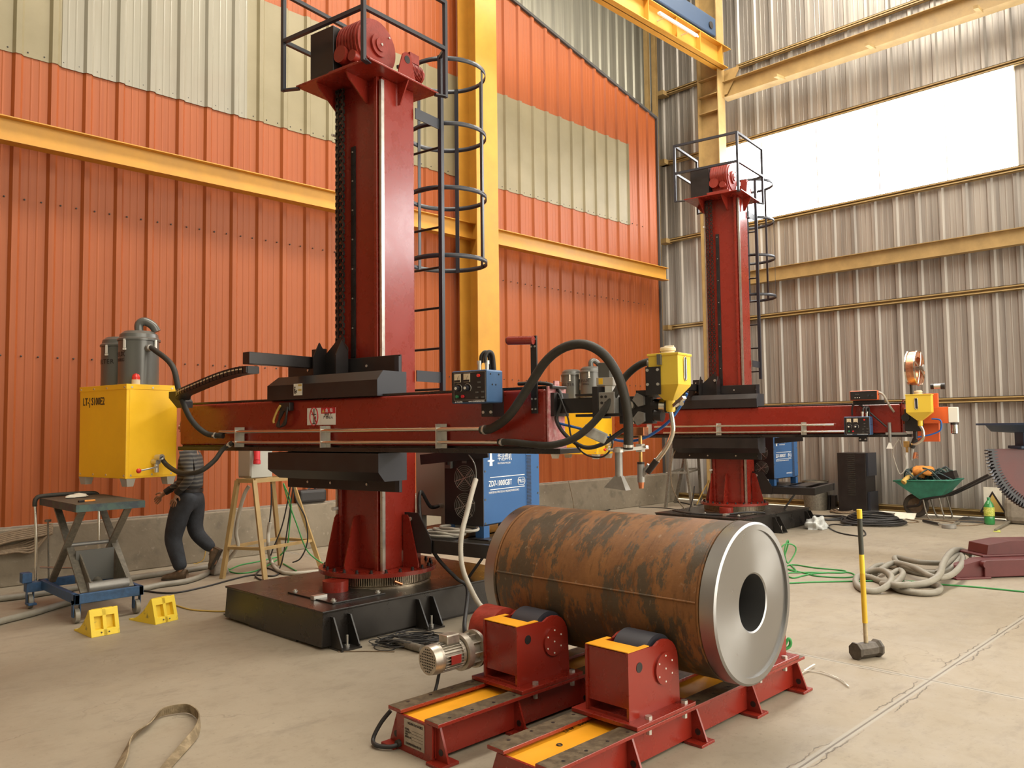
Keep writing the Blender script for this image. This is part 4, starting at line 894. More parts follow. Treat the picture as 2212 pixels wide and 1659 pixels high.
# cable hank on the boom side with its small black box
t = mach('cable_hank', 'small hank of black and yellow cable hung on the nearer boom', 'cable', C1)
b = MB(); c = mb(608, 895, .62)
for i in range(4): b.tube([c+L(.03+.02*i, 0, .07), c+L(.07+.012*i, .01*i, .0), c+L(.03+.01*i, .01, -.09), c+L(-.03-.01*i, 0, -.10), c+L(-.02+.01*i, 0, 0), c+L(.03+.01*i, 0, .07)], .009, 8, sub=6)
b.each('coil', 'cable', t, 3)
MB().tube([c+L(.01, .02, .075), c+L(-.04, .02, .02), c+L(-.08, .02, -.05), c+L(-.075, .02, -.075)], .010, 8, sub=6).build('yellow_loop', 'yellow_cable', t)
b = MB(); plate_ab(b, c.x-.02, c.x+.12, .585, .63, c.z+.03, c.z+.10); b.build('terminal_box', 'black', t, .003)

# head of the farther machine
t = mach('submerged_arc_welder', 'farther welding head with orange slide covers and white motor at the boom end', 'welding head', C2)
b = MB(); plate_ab(b, 2.44, 3.09, .45, .55, 1.60, 1.815); b.build('horizontal_slide', 'orange_box', t, .004)
b = MB(); plate_ab(b, 2.70, 2.96, .35, .44, 1.36, 2.0); b.build('vertical_slide', 'orange_box', t, .004)
b = MB(); plate_ab(b, 3.09, 3.20, .46, .56, 1.61, 1.81); mt_ = b.build('slide_motor', 'white', t, .006)
b = MB(); b.cyl(L(3.15, .51, 1.61), L(3.15, .51, 1.47), .045, n=20); mb2 = b.build('motor_body', 'steel_polish', t); MB().cyl(L(3.15, .51, 1.62), L(3.15, .51, 1.58), .047, n=20).cyl(L(3.15, .51, 1.50), L(3.15, .51, 1.46), .046, .03, n=20).each('motor_cap', 'black', mb2)
b = MB(); b.cyl(L(2.88, .42, 2.09), L(3.03, .42, 2.09), .035, n=20); m3 = b.build('feed_motor', 'zinc', t); MB().cyl(L(2.88, .42, 2.09), L(2.92, .42, 2.09), .037, n=20).cyl(L(3.0, .42, 2.09), L(3.05, .42, 2.09), .042, n=20).each('motor_cap', 'black', m3)
b = MB(); plate_ab(b, 2.58, 2.80, .55, .64, 1.50, 1.80); b.cyl(L(2.60, .62, 1.68), L(2.60, .68, 1.68), .05, n=16); b.build('wire_feeder', 'black', t, .01)
b = MB(); b.cyl(L(2.70, .6, 1.56), L(2.70, .6, 1.40), .028, n=14); b.cyl(L(2.70, .6, 1.40), L(2.65, .6, 1.28), .034, n=14); b.build('torch_body', 'black', t)
b = MB(); b.cyl(L(2.66, .6, 1.30), L(2.64, .6, 1.12), .028, .020, n=16); b.build('torch', 'grey_metal', t)
b = MB(); b.cyl(L(2.69, .6, 1.22), L(2.67, .6, 1.14), .018, n=8)
for i in range(4): b.cyl(L(2.69, .6, 1.22-.022*i), L(2.725, .6, 1.21-.022*i), .006, n=6)
b.build('torch_clamp', 'copper', t)
b = MB(); plate_ab(b, 2.56, 2.63, .58, .65, 1.29, 1.37); plate_ab(b, 2.58, 2.61, .59, .63, 1.22, 1.29); b.build('seam_sensor', 'brass', t, .003)
b = MB(); b.cyl(L(2.39, .6, 1.62), L(2.39, .6, 1.36), .022, n=14); b.bar(L(2.34, .6, 1.47), L(2.60, .6, 1.47), .03, .03); b.build('rod', 'grey_metal', t)
b = MB(); b.hexa([L(2.345, .56, 1.27), L(2.42, .56, 1.27), L(2.42, .63, 1.27), L(2.345, .63, 1.27)], [L(2.375, .58, 1.35), L(2.40, .58, 1.35), L(2.40, .61, 1.35), L(2.375, .61, 1.35)]); b.build('lamp_shade', 'white', t)
h2, ac, bc = hopper(C2, 2.63, 2.93, .62, .80, 1.98, 1.745, 1.64, 1.575, 'yellow flux hopper on the farther welding head below the wire reel')
glass(h2, L(2.755, .80, 1.86), L(0, 1, 0), L(1, 0, 0), .055)
t = mach('wire_reel', 'reel of copper welding wire standing above the farther welding head', 'wire reel', C2)
rc = L(2.715, .55, 2.335); ax = L(1, .12, 0).normalized()
def rim(o, r): return MB().lathe([(r, -.008), (r+.008, -.008), (r+.008, .008), (r, .008), (r, -.008)], o, ax, 44)
for s_ in (-.055, .055): rim(rc+ax*s_, .232).build('flange_ring', 'steel_polish', t)
MB().lathe([(.15, -.048), (.225, -.048), (.225, .048), (.15, .048), (.15, -.048)], rc, ax, 44).build('wire_winding', 'copper_wire', t)
aU = ax.cross(Z).normalized()
for k in range(4):
    th = pi*k/2+.4; d = aU*cos(th)+Z*sin(th); MB().tube([rc+ax*.06+d*.03, rc+ax*.062+d*.12, rc+ax*.055+d*.232], .010, 8, sub=4).build('spoke', 'steel_polish', t)
MB().cyl(rc-ax*.07, rc+ax*.10, .03, n=18).cyl(rc+ax*.10, rc+ax*.12, .045, n=18).build('hub', 'grey_metal', t)
MB().box(2.655, 2.675, -.60, -.50, 1.86, 2.34).build('reel_stand', 'black', t)
cable('metal_flux_hose', 'flexible metal hose curving under the farther yellow hopper', [L(ac, bc, 1.575), L(ac+.03, bc, 1.50), L(ac+.02, bc, 1.40), L(ac-.06, bc-.05, 1.34), L(ac-.12, .62, 1.33)], .022, 'steel_polish', C2, 'hose')
cable('blue_cable', 'thin blue cable loop beside the farther yellow hopper', [L(2.90, .6, 1.66), L(3.0, .6, 1.64), L(3.0, .6, 1.52), L(2.9, .6, 1.46), L(2.72, .6, 1.42)], .010, 'blue_cable', C2)
cable('grey_cable', 'thin grey wires dangling from the farther welding head', [L(2.5, .6, 1.40), L(2.42, .6, 1.25), L(2.44, .6, 1.1), L(2.50, .6, .93), L(2.58, .6, 1.05), L(2.56, .6, 1.2), L(2.51, .6, 1.38)], .006, 'grey_cab', C2)
cable('grey_cable', 'grey flat cable from the orange controller to the farther orange slide', [L(2.28, .66, 2.03), L(2.34, .66, 1.99), L(2.40, .62, 1.85), L(2.45, .58, 1.76)], .014, 'grey_cab', C2)
cable('black_cable', 'black cable slanting down past the farther blue control box', [L(1.93, .64, 1.72), L(1.95, .66, 1.86), L(2.05, .66, 1.86), L(2.2, .66, 1.72), L(2.36, .64, 1.56)], .013, 'cable', C2)

# welding power sources on the rear platforms
def power_source(C, label):
    t = mach('welding_power_source', label, 'welding machine', C, 'blue welding power sources')
    if C is C2: t.location = C2+A*(-.37)+B*.02; t.rotation_euler = (0, 0, rad(-88))
    a0, a1, b0, b1, z0, z1 = .47, .90, -1.24, -.36, .76, 1.52
    b = MB(); plate_ab(b, a0, a1-.012, b0, b1-.01, z0, z1); b.build('housing', 'black', t, .006)
    b = MB(); plate_ab(b, a1-.012, a1, b0, b1-.008, z0+.01, z1); sp = b.build('side_panel', 'blue', t, .006)
    b = MB(); plate_ab(b, a0-.004, a1, b1-.01, b1, z0, z1); fr = b.build('rear_panel', 'black', t, .003)
    N = L(1, 0, 0); Ux = L(0, -1, 0); w = b1-b0
    def S(u, v): return L(a1+.001, b1-w*u, z0+(z1-z0)*v)
    b = MB(); b.obox(S(.79, .40)+N*.001, Ux*.085, N*.004, (0, 0, .60))
    lv = MB(); lv.add([], [])
    vo = b.build('vent', 'blue', sp, .002); lv = MB()
    for i in range(44): lv.obox(S(.79, .40)+N*.005+Z*(-.285+i*.0132), Ux*.07, N*.006, (0, 0, .006))
    lv.build('louvre', 'black_blue', vo)
    text('lettering', 'ZD7-1000IGBT', .070, 'letter_white', sp, S(.09, .47), Ux, Z, .0006, 'LEFT', .78, .012)
    text('lettering', 'PRO', .05, 'letter_white', sp, S(.655, .47), Ux, Z, .0006, 'CENTER')
    b = MB(); P = [S(.655, .47)+N*.001+Ux*(.05*(1 if cos(x) > 0 else -1)*.6+.028*cos(x))+Z*(.034*sin(x)) for x in [2*pi*(i+.5)/20 for i in range(20)]]; b.tube(P, .0025, 5, True); b.build('badge_outline', 'letter_white', sp)
    b = MB()
    for v in (.545, .405): b.obox(S(.415, v), Ux*.53, N*.001, (0, 0, .006))
    b.each('line', 'letter_white', sp, 1)
    text('lettering', 'INVERTER MULTI-PROCESS ARC WELDING POWER SOURCE', .026, 'letter_white', sp, S(.09, .37), Ux, Z, .0005, 'LEFT', .66)
    text('lettering', '华远焊机', .068, 'letter_white', sp, S(.24, .765), Ux, Z, .0006, 'LEFT', .8); text('lettering', 'HUAYUAN WELDER', .022, 'letter_white', sp, S(.24, .70), Ux, Z, .0005)
    b = MB(); c = S(.13, .75); b.prism([(-.012, .06), (0, .085), (.012, .06), (.016, 0), (.05, -.008), (.05, -.014), (.018, -.02), (.022, -.055), (-.022, -.055), (-.018, -.02), (-.05, -.014), (-.05, -.008), (-.016, 0)], c, Ux, Z, N*.001); b.build('logo', 'letter_white', sp)
    text('lettering', 'HUAYUAN-CHINA', .034, 'letter_white', sp, S(.5, .10), Ux, Z, .0005)
    b = MB(); b.bolts([S(u, v) for u in (.03, .965) for v in (.03, .3, .62, .9)], N, .010, .004); b.each('screw', 'canister', sp)
    N2 = L(0, 1, 0)
    def R(u, v): return L(a0+(a1-a0)*u, b1+.001, z0+(z1-z0)*v)
    for v in (.54, .22):
        c = R(.53, v)+N2*.004; fan = MB()
        for k in range(6): fan.tube(circle(c, .022+.018*k, 30, L(1, 0, 0), Z), .0016, 4, True)
        fo = fan.build('fan_guard', 'grey_metal', fr)
        sp_ = MB()
        for th in (.78, 2.36, .28+pi): d = L(cos(th), 0, sin(th)); sp_.bar(c-d*.118, c+d*.118, .005, .003, N2)
        sp_.each('guard_spoke', 'steel', fo, 1)
        MB().cyl(c-N2*.006, c-N2*.003, .115, n=32).build('fan_opening', 'rubber', fo)
    b = MB(); b.obox(R(.13, .71)+N2*.012, (.075, 0, 0), (0, .03, 0), (0, 0, .095)); b.build('breaker', 'canister', fr, .004); MB().obox(R(.13, .71)+N2*.03, (.02, 0, 0), (0, .02, 0), (0, 0, .03)).build('breaker_toggle', 'black', fr)
    b = MB(); b.obox(R(.52, .80), (.10, 0, 0), (0, .003, 0), (0, 0, .055)); b.obox(R(.52, .725), (.05, 0, 0), (0, .003, 0), (0, 0, .022)); b.each('rating_plate', 'canister', fr, 1)
    for u, v in ((a0+.05, b1-.05), (a1-.05, b1-.05), (a1-.05, b0+.05), (a0+.05, b0+.05)): plate_ab(MB(), 0, 0, 0, 0, 0, 0); f = MB(); plate_ab(f, u-.045, u+.045, v-.04, v+.04, .66, z0+.001); f.build('foot', 'blue', t)
    return t
power_source(C1, 'blue welding power source standing behind the nearer boom and drum')
power_source(C2, 'blue welding power source on the platform of the farther machine')
t = mach('electrical_cabinet', 'grey metal cabinet between the nearer column and the blue power source', 'cabinet', C1)
b = MB(); plate_ab(b, -.02, .40, -.95, -.52, .80, 1.50); cbn = b.build('body', 'grey_cab', t, .004)
for u, v in ((.02, -.56), (.36, -.56), (.36, -.91), (.02, -.91)): f = MB(); plate_ab(f, u-.04, u+.03, v-.03, v+.03, .66, .801); f.build('foot', 'grey_cab', t)
MB().cyl(L(.30, -.52, .90), L(.30, -.47, .90), .022).build('connector', 'zinc', cbn)
cable('black_cable', 'black cable curving from the grey cabinet down over the black base', [L(.30, -.48, .90), L(.26, -.40, .90), ma(909, 1062, .30), ma(906, 1100, .32), ma(915, 1150, .40), ma(945, 1205, .55), ma(985, 1248, .75), ma(1010, 1272, .85), L(1.05, .1, .03), L(1.25, .3, .016)], .017, 'cable')
b = MB(); random.seed(3)
for i in range(4):
    c = L(.52+.05*i, -.22-.03*i, .675+.018*i); b.tube([c+L(.20*cos(x), .10*sin(x), random.uniform(0, .02)) for x in [2*pi*k/8 for k in range(8)]], .012, 8, True, sub=4)
o = b.build('cable_coil', 'grey_cab'); o.location = C1; o.rotation_euler = (0, 0, rad(-80)); tag(o, 'grey cable heaped on the platform under the blue power source', 'cable')
P = [L(.93, -.30, 1.25), ma(1028, 1035, .94), ma(1018, 1070, .96), ma(1008, 1110, .98), ma(998, 1150, 1.0), ma(995, 1190, 1.02), ma(1000, 1230, 1.06), ma(1015, 1268, 1.12), ma(1036, 1306, 1.16), ma(1062, 1325, 1.2)]
t = hose_obj('conduit', 'beige corrugated conduit hanging from the blue power source to the floor', P[1:], .022, 'pale_hose', ribs=.014)
MB().tube([L(.70, -.35, 1.42), ma(1024, 1000, .92), P[1], P[2]], .006, 6, sub=6).build('wire', 'canister', t)
# ============================================================ TURNING ROLLS AND THE DRUM
def roll_bed(Yc, label, motor, plate):
    t = thing('turning_roll', label, 'welding rotator', (0, Yc, 0), 0, 'red turning roll beds')
    X0, X1 = 2.48, 4.72
    b = MB()
    for s in (-1, 1): b.box(X0+.01, X1-.01, s*.135-.007, s*.135+.007, .02, .182)
    b.box(X0, X0+.014, -.142, .142, .0, .175); b.box(X1-.014, X1, -.142, .142, 0, .175); b.box(X0+.014, X1-.014, -.128, .128, .15, .162); bed = b.build('bed', 'red', t)
    MB().box(X0+.004, X1-.004, -.128, .128, .162, .166).build('yellow_cover', 'yellow_rail', bed)
    for s in (-1, 1):
        y0, y1 = sorted((s*.095, s*.20)); f = MB().box(X0-.01, X1+.01, y0, y1, .182, .199).build('track_flange', 'red', t, .002)
        MB().box(X0-.008, X1+.008, y0+.002, y1-.002, .199, .2005).build('track_face', 'rust_plate', f)
        h = MB()
        for i in range(15): h.cyl((X0+.09+i*.148, s*.165, .2005), (X0+.09+i*.148, s*.165, .2012), .009, n=10)
        h.build('bolt_hole', 'black', f)
    for x in (X0+.03, X0+.56, X0+1.10, X0+1.66, X1-.03):
        for s in (-1, 1):
            b = MB(); b.box(x-.06, x+.06, min(s*.128, s*.235), max(s*.128, s*.235), 0, .014)
            n = 20; P = [(0, .014), (.095, .014), (.082, .05), (.03, .182), (0, .182)]
            b.prism(P, (x-.006, s*.135, 0), (0, s, 0), Z, (.012, 0, 0)); g = b.build('foot_bracket', 'red', t, .002)
            MB().cyl((x-.008, s*.178, .055), (x+.008, s*.178, .055), .016, n=16).build('hole', 'black', g)
    for k, (xa, sgn) in enumerate(((3.07, 1), (4.63, -1))):
        hs = thing('x', 'x', 'x') if 0 else None
        def X(v): return xa+sgn*v
        def bx(b, u0, u1, y0, y1, z0, z1): return b.box(min(X(u0), X(u1)), max(X(u0), X(u1)), y0, y1, z0, z1)
        b = MB(); bx(b, -.03, .46, -.20, .20, .2012, .222); base = b.build('roller_base', 'red', t, .003)
        b = MB(); b.bolts([(X(u), s*.17, .222) for u in (.10, .40) for s in (-1, 1)], (0, 0, 1), .018, .014); b.each('bolt', 'zinc', base)
        b = MB(); b.bolts([(X(u), -.17, .15) for u in (.10, .40)], (0, 0, 1), .014, .03); b.each('nut', 'zinc', base)
        rc = (.285, .44)
        poly = [(0, .222), (0, .535), (.14, .535)]+[(rc[0]+.125*cos(a), rc[1]-.01+.120*sin(a)) for a in [rad(v) for v in (125, 105, 88, 70, 52, 35, 18, 5)]]+[(.418, .30), (.42, .222)]
        for s in (-1, 1):
            b = MB(); b.prism([(u*sgn, z) for u, z in poly], (xa, s*.125-.007, 0), (1, 0, 0), Z, (0, .014, 0)); sd = b.build('side_plate', 'red', t, .002)
            o = s*.132
            b = MB(); b.cyl((X(rc[0]), o, rc[1]-.03), (X(rc[0]), o+s*.012, rc[1]-.03), .078, n=36); cp = b.build('bearing_cover', 'red', sd, .003)
            b = MB(); b.bolts([(X(rc[0])+.062*cos(a), o+s*.012, rc[1]-.03+.062*sin(a)) for a in [pi*i/3+.5 for i in range(6)]]+[(X(rc[0]), o+s*.012, rc[1]-.03)], (0, s, 0), .005, .003); b.each('screw', 'white', cp)
            MB().cyl((X(.085), o-s*.001, .455), (X(.085), o+s*.002, .455), .024, n=20).build('lifting_hole', 'black', sd)
        b = MB(); bx(b, .008, .018, -.118, .118, .275, .53); bx(b, .008, .018, -.118, .118, .222, .235); b.build('front_plate', 'red', t)
        b = MB(); bx(b, .002, .115, -.130, .130, .536, .540); bx(b, .115, .17, -.130, -.102, .536, .540); bx(b, .115, .17, .102, .130, .536, .540); b.build('top_cover', 'yellow_rail', t)
        b = MB(); b.cyl((X(rc[0]), -.098, rc[1]), (X(rc[0]), .098, rc[1]), .129, n=56); b.build('rubber_roller', 'black_blue', t, .004)
    if motor:
        c = onY(1040, 1343, Yc+.24); b = MB(); cy = .15
        b.cyl((3.26, cy, .43), (3.26, cy+.17, .43), .135, n=40); b.cyl((3.26, cy+.17, .43), (3.26, cy+.185, .43), .12, n=40); b.cyl((3.25, .235, .355), (3.10, .235, .355), .09, n=24); gh_ = b.build('gear_housing', 'red_gear', t, .004)
        ax0 = Vector((3.10, .235, .355)); D = Vector((-1, 0, 0))
        b = MB(); b.cyl(ax0, ax0+D*.02, .105, n=32); b.cyl(ax0+D*.02, ax0+D*.085, .068, n=28); b.cyl(ax0+D*.085, ax0+D*.125, .10, n=32)
        for i in range(10): th = 2*pi*i/10; d = Vector((0, cos(th), sin(th))); b.obox(ax0+D*.05+d*.078, D*.06, d*.03, d.cross(D)*.007)
        gbx = b.build('gearbox', 'alu', t, .003)
        b = MB(); b.cyl(ax0+D*.125, ax0+D*.29, .066, n=28)
        for i in range(28):
            th = 2*pi*i/28; d = Vector((0, cos(th), sin(th)))
            b.obox(ax0+D*.205+d*.072, D*.145, d*.018, d.cross(D)*.004)
        b.cyl(ax0+D*.13, ax0+D*.15, .078, n=28); b.cyl(ax0+D*.28, ax0+D*.30, .08, n=28); b.cyl(ax0+D*.30, ax0+D*.345, .082, .076, n=32); mt_ = b.build('motor', 'alu', t, .002)
        MB().obox(ax0+D*.20+Vector((0, -.01, .095)), D*.09, (0, .075, 0), (0, 0, .05)).build('terminal_box', 'alu', mt_, .006)
        MB().obox(ax0+D*.21+Vector((0, -.081, -.005)), D*.07, (0, .004, 0), (0, 0, .045)).build('rating_plate', 'red_dull', mt_)
        g = MB()
        for i in range(-4, 5):
            for j in range(-4, 5):
                if i*i+j*j < 18: g.cyl(ax0+D*.3455+Vector((0, i*.0145, j*.0145)), ax0+D*.3465+Vector((0, i*.0145, j*.0145)), .0045, n=6)
        g.build('fan_grille', 'black', mt_)
        MB().tube([ax0+D*.24+Vector((0, .02, -.06)), ax0+D*.26+Vector((0, .03, -.16)), ax0+D*.32+Vector((0, .0, -.24)), Vector((2.74, .17, .02))], .009, 8, sub=6).build('motor_cable', 'cable', t)
    if plate:
        np_ = MB().box(X0-.004, X0-.0005, -.085, .075, .035, .165).build('name_plate', 'alu', t)
        U = (0, -1, 0)
        text('lettering', 'WELDING ROTATOR', .017, 'letter_black', np_, (X0-.005, .045, .148), U, Z, .0004, 'LEFT', .66); text('lettering', 'CE', .02, 'letter_black', np_, (X0-.005, -.052, .148), U, Z, .0004)
        text('lettering', 'MODEL\nCAPACITY\nMAX\nSERIAL NO.', .0135, 'letter_black', np_, (X0-.005, .067, .098), U, Z, .0004, 'LEFT', .8)
        text('lettering', '无锡焊接设备有限公司', .0125, 'letter_black', np_, (X0-.005, .062, .048), U, Z, .0004)
        b = MB()
        for i in range(4): b.box(X0-.0048, X0-.004, -.075, .015, .116-i*.0145, .1168-i*.0145)
        b.each('line', 'letter_black', np_, 1)
        MB().tube([(2.49, .12, .03), (2.44, .13, .02), (2.40, .20, .018), (2.42, .26, .03), (2.46, .25, .10), (2.50, .22, .16)], .011, 8, sub=6).build('power_cable', 'cable', t)
        MB().cyl((2.462, .118, .03), (2.48, .118, .03), .018, n=16).build('cable_grommet', 'rubber', t)
    else:
        q = MB(); q.tube(circle((2.75, .02, .168), .012, 20), .003, 6, True); q.build('ring_mark', 'black', bed)
        text('lettering', 'LNP  3001', .045, 'letter_black', bed, (2.88, .112, .1665), (1, .05, 0), (0, 1, 0), .0004)
    return t
roll_bed(3.22, 'red turning roll bed with electric motor and name plate beneath the drum', True, True)
roll_bed(2.48, 'red turning roll bed without a motor, nearest under the drum', False, False)

R_ = .416; DL = 1.60
dr = bpy.data.objects.new('steel_drum', None); col.objects.link(dr)
dr.location = (3.862, 2.12, .679); dr.rotation_euler = (-pi/2, 0, rad(1.6))     # object z runs along the axis, away from the viewer
tag(dr, 'rusty brown steel drum with machined end flanges lying on the turning rolls', 'drum')
MB().lathe([(R_-.012, .10), (R_-.004, .11), (R_-.004, DL-.11), (R_-.012, DL-.10)], n=96).build('shell', 'rusty_shell', dr)
for z in (.093, DL-.100): MB().lathe([(R_-.012, z), (R_+.002, z+.002), (R_+.002, z+.010), (R_-.012, z+.012)], n=96).build('weld_bead', 'rusty_shell', dr)
b = MB(); ang = -3.02
b.tube([(cos(ang)*(R_-.003), sin(ang)*(R_-.003), .11+i*(DL-.22)/40) for i in range(41)], .006, 6); b.build('seam_weld', 'rusty_shell', dr)
for z0, z1, s in ((0, .095, 1), (DL-.095, DL, -1)):
    fr = [(R_-.012, z0), (R_, z0+.008), (R_, z1-.008), (R_-.012, z1)]
    MB().lathe(fr, n=120).build('flange_ring', 'turned_steel', dr)
MB().lathe([(R_-.012, 0), (R_-.040, 0), (R_-.040, .012), (.155, .012), (.147, .018), (.147, .30), (.155, .305)], n=120).build('end_face', 'turned_steel', dr)
MB().lathe([(R_-.012, DL), (.155, DL), (.147, DL-.01), (.147, DL-.15)], n=96).build('end_face', 'turned_steel', dr)
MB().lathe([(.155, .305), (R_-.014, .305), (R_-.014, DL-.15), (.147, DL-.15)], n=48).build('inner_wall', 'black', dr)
MB().box(R_-.02, R_+.004, -.05, .03, .085, .097).build('tack_mark', 'black', dr)

# things on the floor round the rolls
def flat_cable(name, label, pts, r, m, cat='cable', group=None, sub=8, zz=None):
    P = [G(*p) if len(p) == 2 else G(p[0], p[1], p[2]) for p in pts]
    P = [Vector((p.x, p.y, (q[2] if len(q) > 2 else 0)+r)) for p, q in zip(P, pts)]
    o = MB().tube(P, r, 8, sub=sub).build(name, m); tag(o, label, cat, group); return o
random.seed(11)
b = MB(); c0 = G(885, 1392)
for i in range(22):
    cx, cy = c0.x+random.uniform(-.06, .06), c0.y+random.uniform(-.06, .06); r1, r2 = random.uniform(.14, .27), random.uniform(.06, .14); a = .75+random.uniform(-.35, .35)
    pts = []
    for k in range(9):
        th = 2*pi*k/9+random.uniform(-.25, .25); x, y = r1*cos(th)*random.uniform(.75, 1.15), r2*sin(th)*random.uniform(.7, 1.2); pts.append(Vector((cx+x*cos(a)+y*sin(a), cy-x*sin(a)+y*cos(a), .006+i*.0025+random.uniform(0, .012))))
    b.tube(pts, .0035, 5, True, sub=5)
tag(b.build('wire_tangle', 'cable'), 'tangle of thin black wire on the floor beside the motor', 'wire', kind='stuff')
flat_cable('black_wire', 'thin black wire trailing left from the tangle beside the motor', [(890, 1385), (850, 1395), (822, 1390), (808, 1399), (822, 1406), (855, 1401), (860, 1372), (895, 1360), (935, 1350)], .0035, 'cable')
o = MB().cyl(G(852, 1394)+Z*.03, G(912, 1411)+Z*.03, .028, n=18).build('steel_tube', 'scissor_steel'); tag(o, 'short dull steel tube on the floor beside the motor', 'pipe')
flat_cable('thin_rod', 'thin rod lying on the floor left of the steel tube', [(730, 1409), (790, 1408), (852, 1409)], .004, 'brown_rope')
# webbing sling, front left
def ribbon(name, label, pts, w, m, cat, th=.006, tilt=None):
    P = smooth_path([Vector(p) for p in pts], 8); T_ = smooth_path([Vector((q, 0, 0)) for q in (tilt or [0]*len(pts))], 8); vs = []
    for i, p in enumerate(P):
        d = (P[min(i+1, len(P)-1)]-P[max(i-1, 0)]).normalized(); sd = d.cross(Z).normalized(); a = T_[i].x
        u = (sd*cos(a)+Z*sin(a)); n_ = d.cross(u).normalized()
        for su, sn in ((-1, -1), (1, -1), (1, 1), (-1, 1)): vs.append(p+u*(su*w/2)+n_*(sn*th/2))
    fs = [(0, 1, 2, 3), tuple(4*(len(P)-1)+k for k in (3, 2, 1, 0))]
    for i in range(len(P)-1):
        for k in range(4): a0, a1 = 4*i+k, 4*i+(k+1) % 4; fs.append((a0, a0+4, a1+4, a1))
    o = MB().add(vs, fs).build(name, m, None, .0015); tag(o, label, cat); return o
sp = [(225, 1720), (262, 1655), (282, 1610), (318, 1575), (345, 1552), (380, 1543), (410, 1543), (430, 1562), (425, 1590), (400, 1618), (365, 1655), (330, 1700)]
tl = [.2, .5, 1.2, .7, 1.2, 1.5, 1.5, 1.5, 1.2, .5, .15, .1]
ribbon('webbing_sling', 'worn tan webbing sling looped on the floor in the front', [G(x, y)+Z*(.006+.024*abs(sin(a))) for (x, y), a in zip(sp, tl)], .05, 'webbing', 'sling', .007, tl)
ribbon('plastic_strap', 'thin white plastic strap on the floor right of the turning rolls', [G(x, y)+Z*.012 for x, y in ((1716, 1478), (1728, 1462), (1745, 1452), (1775, 1455), (1805, 1466), (1822, 1476), (1833, 1486))], .012, 'white', 'strap', .002, [.3, .8, .2, .6, .3, .9, .2])
ribbon('plastic_strap', 'short white strap end crossing the longer white strap on the floor', [G(x, y)+Z*.02 for x, y in ((1738, 1455), (1750, 1447), (1760, 1441))], .012, 'white', 'strap', .002)
# sledge hammer standing on its head
hp = G(1872, 1421); t = thing('sledge_hammer', 'sledge hammer with worn yellow handle standing upright on its steel head', 'hammer', (hp.x, hp.y, 0), rad(-22))
hd = MB(); pr = [(-.105, .054), (-.09, .056), (-.07, .046), (-.03, .048), (.03, .048), (.07, .046), (.09, .058), (.11, .056)]
def oct_(r, k=.42): return [(r, -r*k), (r, r*k), (r*k, r), (-r*k, r), (-r, r*k), (-r, -r*k), (-r*k, -r), (r*k, -r)]
vs = []
for x, r in pr: vs += [(x, y, z+.056) for y, z in oct_(r)]
n = len(pr); fs = [tuple(range(7, -1, -1)), tuple(8*(n-1)+k for k in range(8))]
for i in range(n-1):
    for k in range(8): fs.append((8*i+k, 8*i+(k+1) % 8, 8*i+8+(k+1) % 8, 8*i+8+k))
hd.add(vs, fs); hd.build('head', 'hammer', t, .003)
top = onV(1856, 1100, hp); Rz = Matrix.Rotation(rad(22), 3, 'Z'); tp_ = Rz @ (top-Vector((hp.x, hp.y, 0)))
b0 = Vector((0, 0, .10)); seg = [(0, .15, 'handle_wood', .0155), (.15, .52, 'handle_yellow', .0175), (.52, .66, 'chock_yellow', .0165), (.66, .93, 'handle_tape', .0165), (.93, 1.0, 'chock_yellow', .0175)]
hn = MB().cyl(b0, b0+(tp_-b0)*.15, .0145, n=16).build('handle', 'handle_wood', t)
for a, c, m_, r in seg[1:]: MB().cyl(b0+(tp_-b0)*a, b0+(tp_-b0)*c, r, n=16).build('grip_sleeve', m_, hn)
# green hose behind the drum
for pts, nm in (([(1690, 1232), (1702, 1180), (1697, 1168), (1691, 1190), (1700, 1215), (1716, 1200), (1722, 1185), (1712, 1176), (1695, 1176), (1680, 1190)], 'green hose standing up in loops behind the drum'),
                ([(1680, 1245), (1705, 1222), (1760, 1228), (1822, 1234), (1818, 1239), (1750, 1238), (1700, 1240), (1712, 1250), (1740, 1244), (1765, 1240), (1830, 1238), (1846, 1246), (1820, 1249), (1765, 1246), (1740, 1240), (1700, 1230), (1720, 1236), (1708, 1222)], 'green hose spread in flat loops behind the drum'),
                ([(1690, 1262), (1760, 1259), (1860, 1257), (1960, 1257), (2030, 1264), (2110, 1270), (2230, 1282)], 'green hose stretched straight across the floor past the grey hose heap')):
    if 'standing' in nm:
        base = G(1700, 1240); P = [onV(x, y, base) for x, y in pts]; P = [Vector((p.x+.03*math.sin(i*1.3), p.y+.03*math.cos(i), max(p.z, .01))) for i, p in enumerate(P)]
        o = MB().tube(P, .008, 8, sub=8).build('green_hose', 'green_cable'); tag(o, nm, 'hose')
    else: flat_cable('green_hose', nm, pts, .008, 'green_cable', 'hose')
o = MB().tube([onV(x, y, G(1700, 1420)) for x, y in ((1692, 1400), (1703, 1380), (1708, 1388), (1704, 1398), (1690, 1404))], .011, 10, sub=6).build('green_hose', 'green_cable'); tag(o, 'green hose end curling beside the turning roll foot', 'hose')
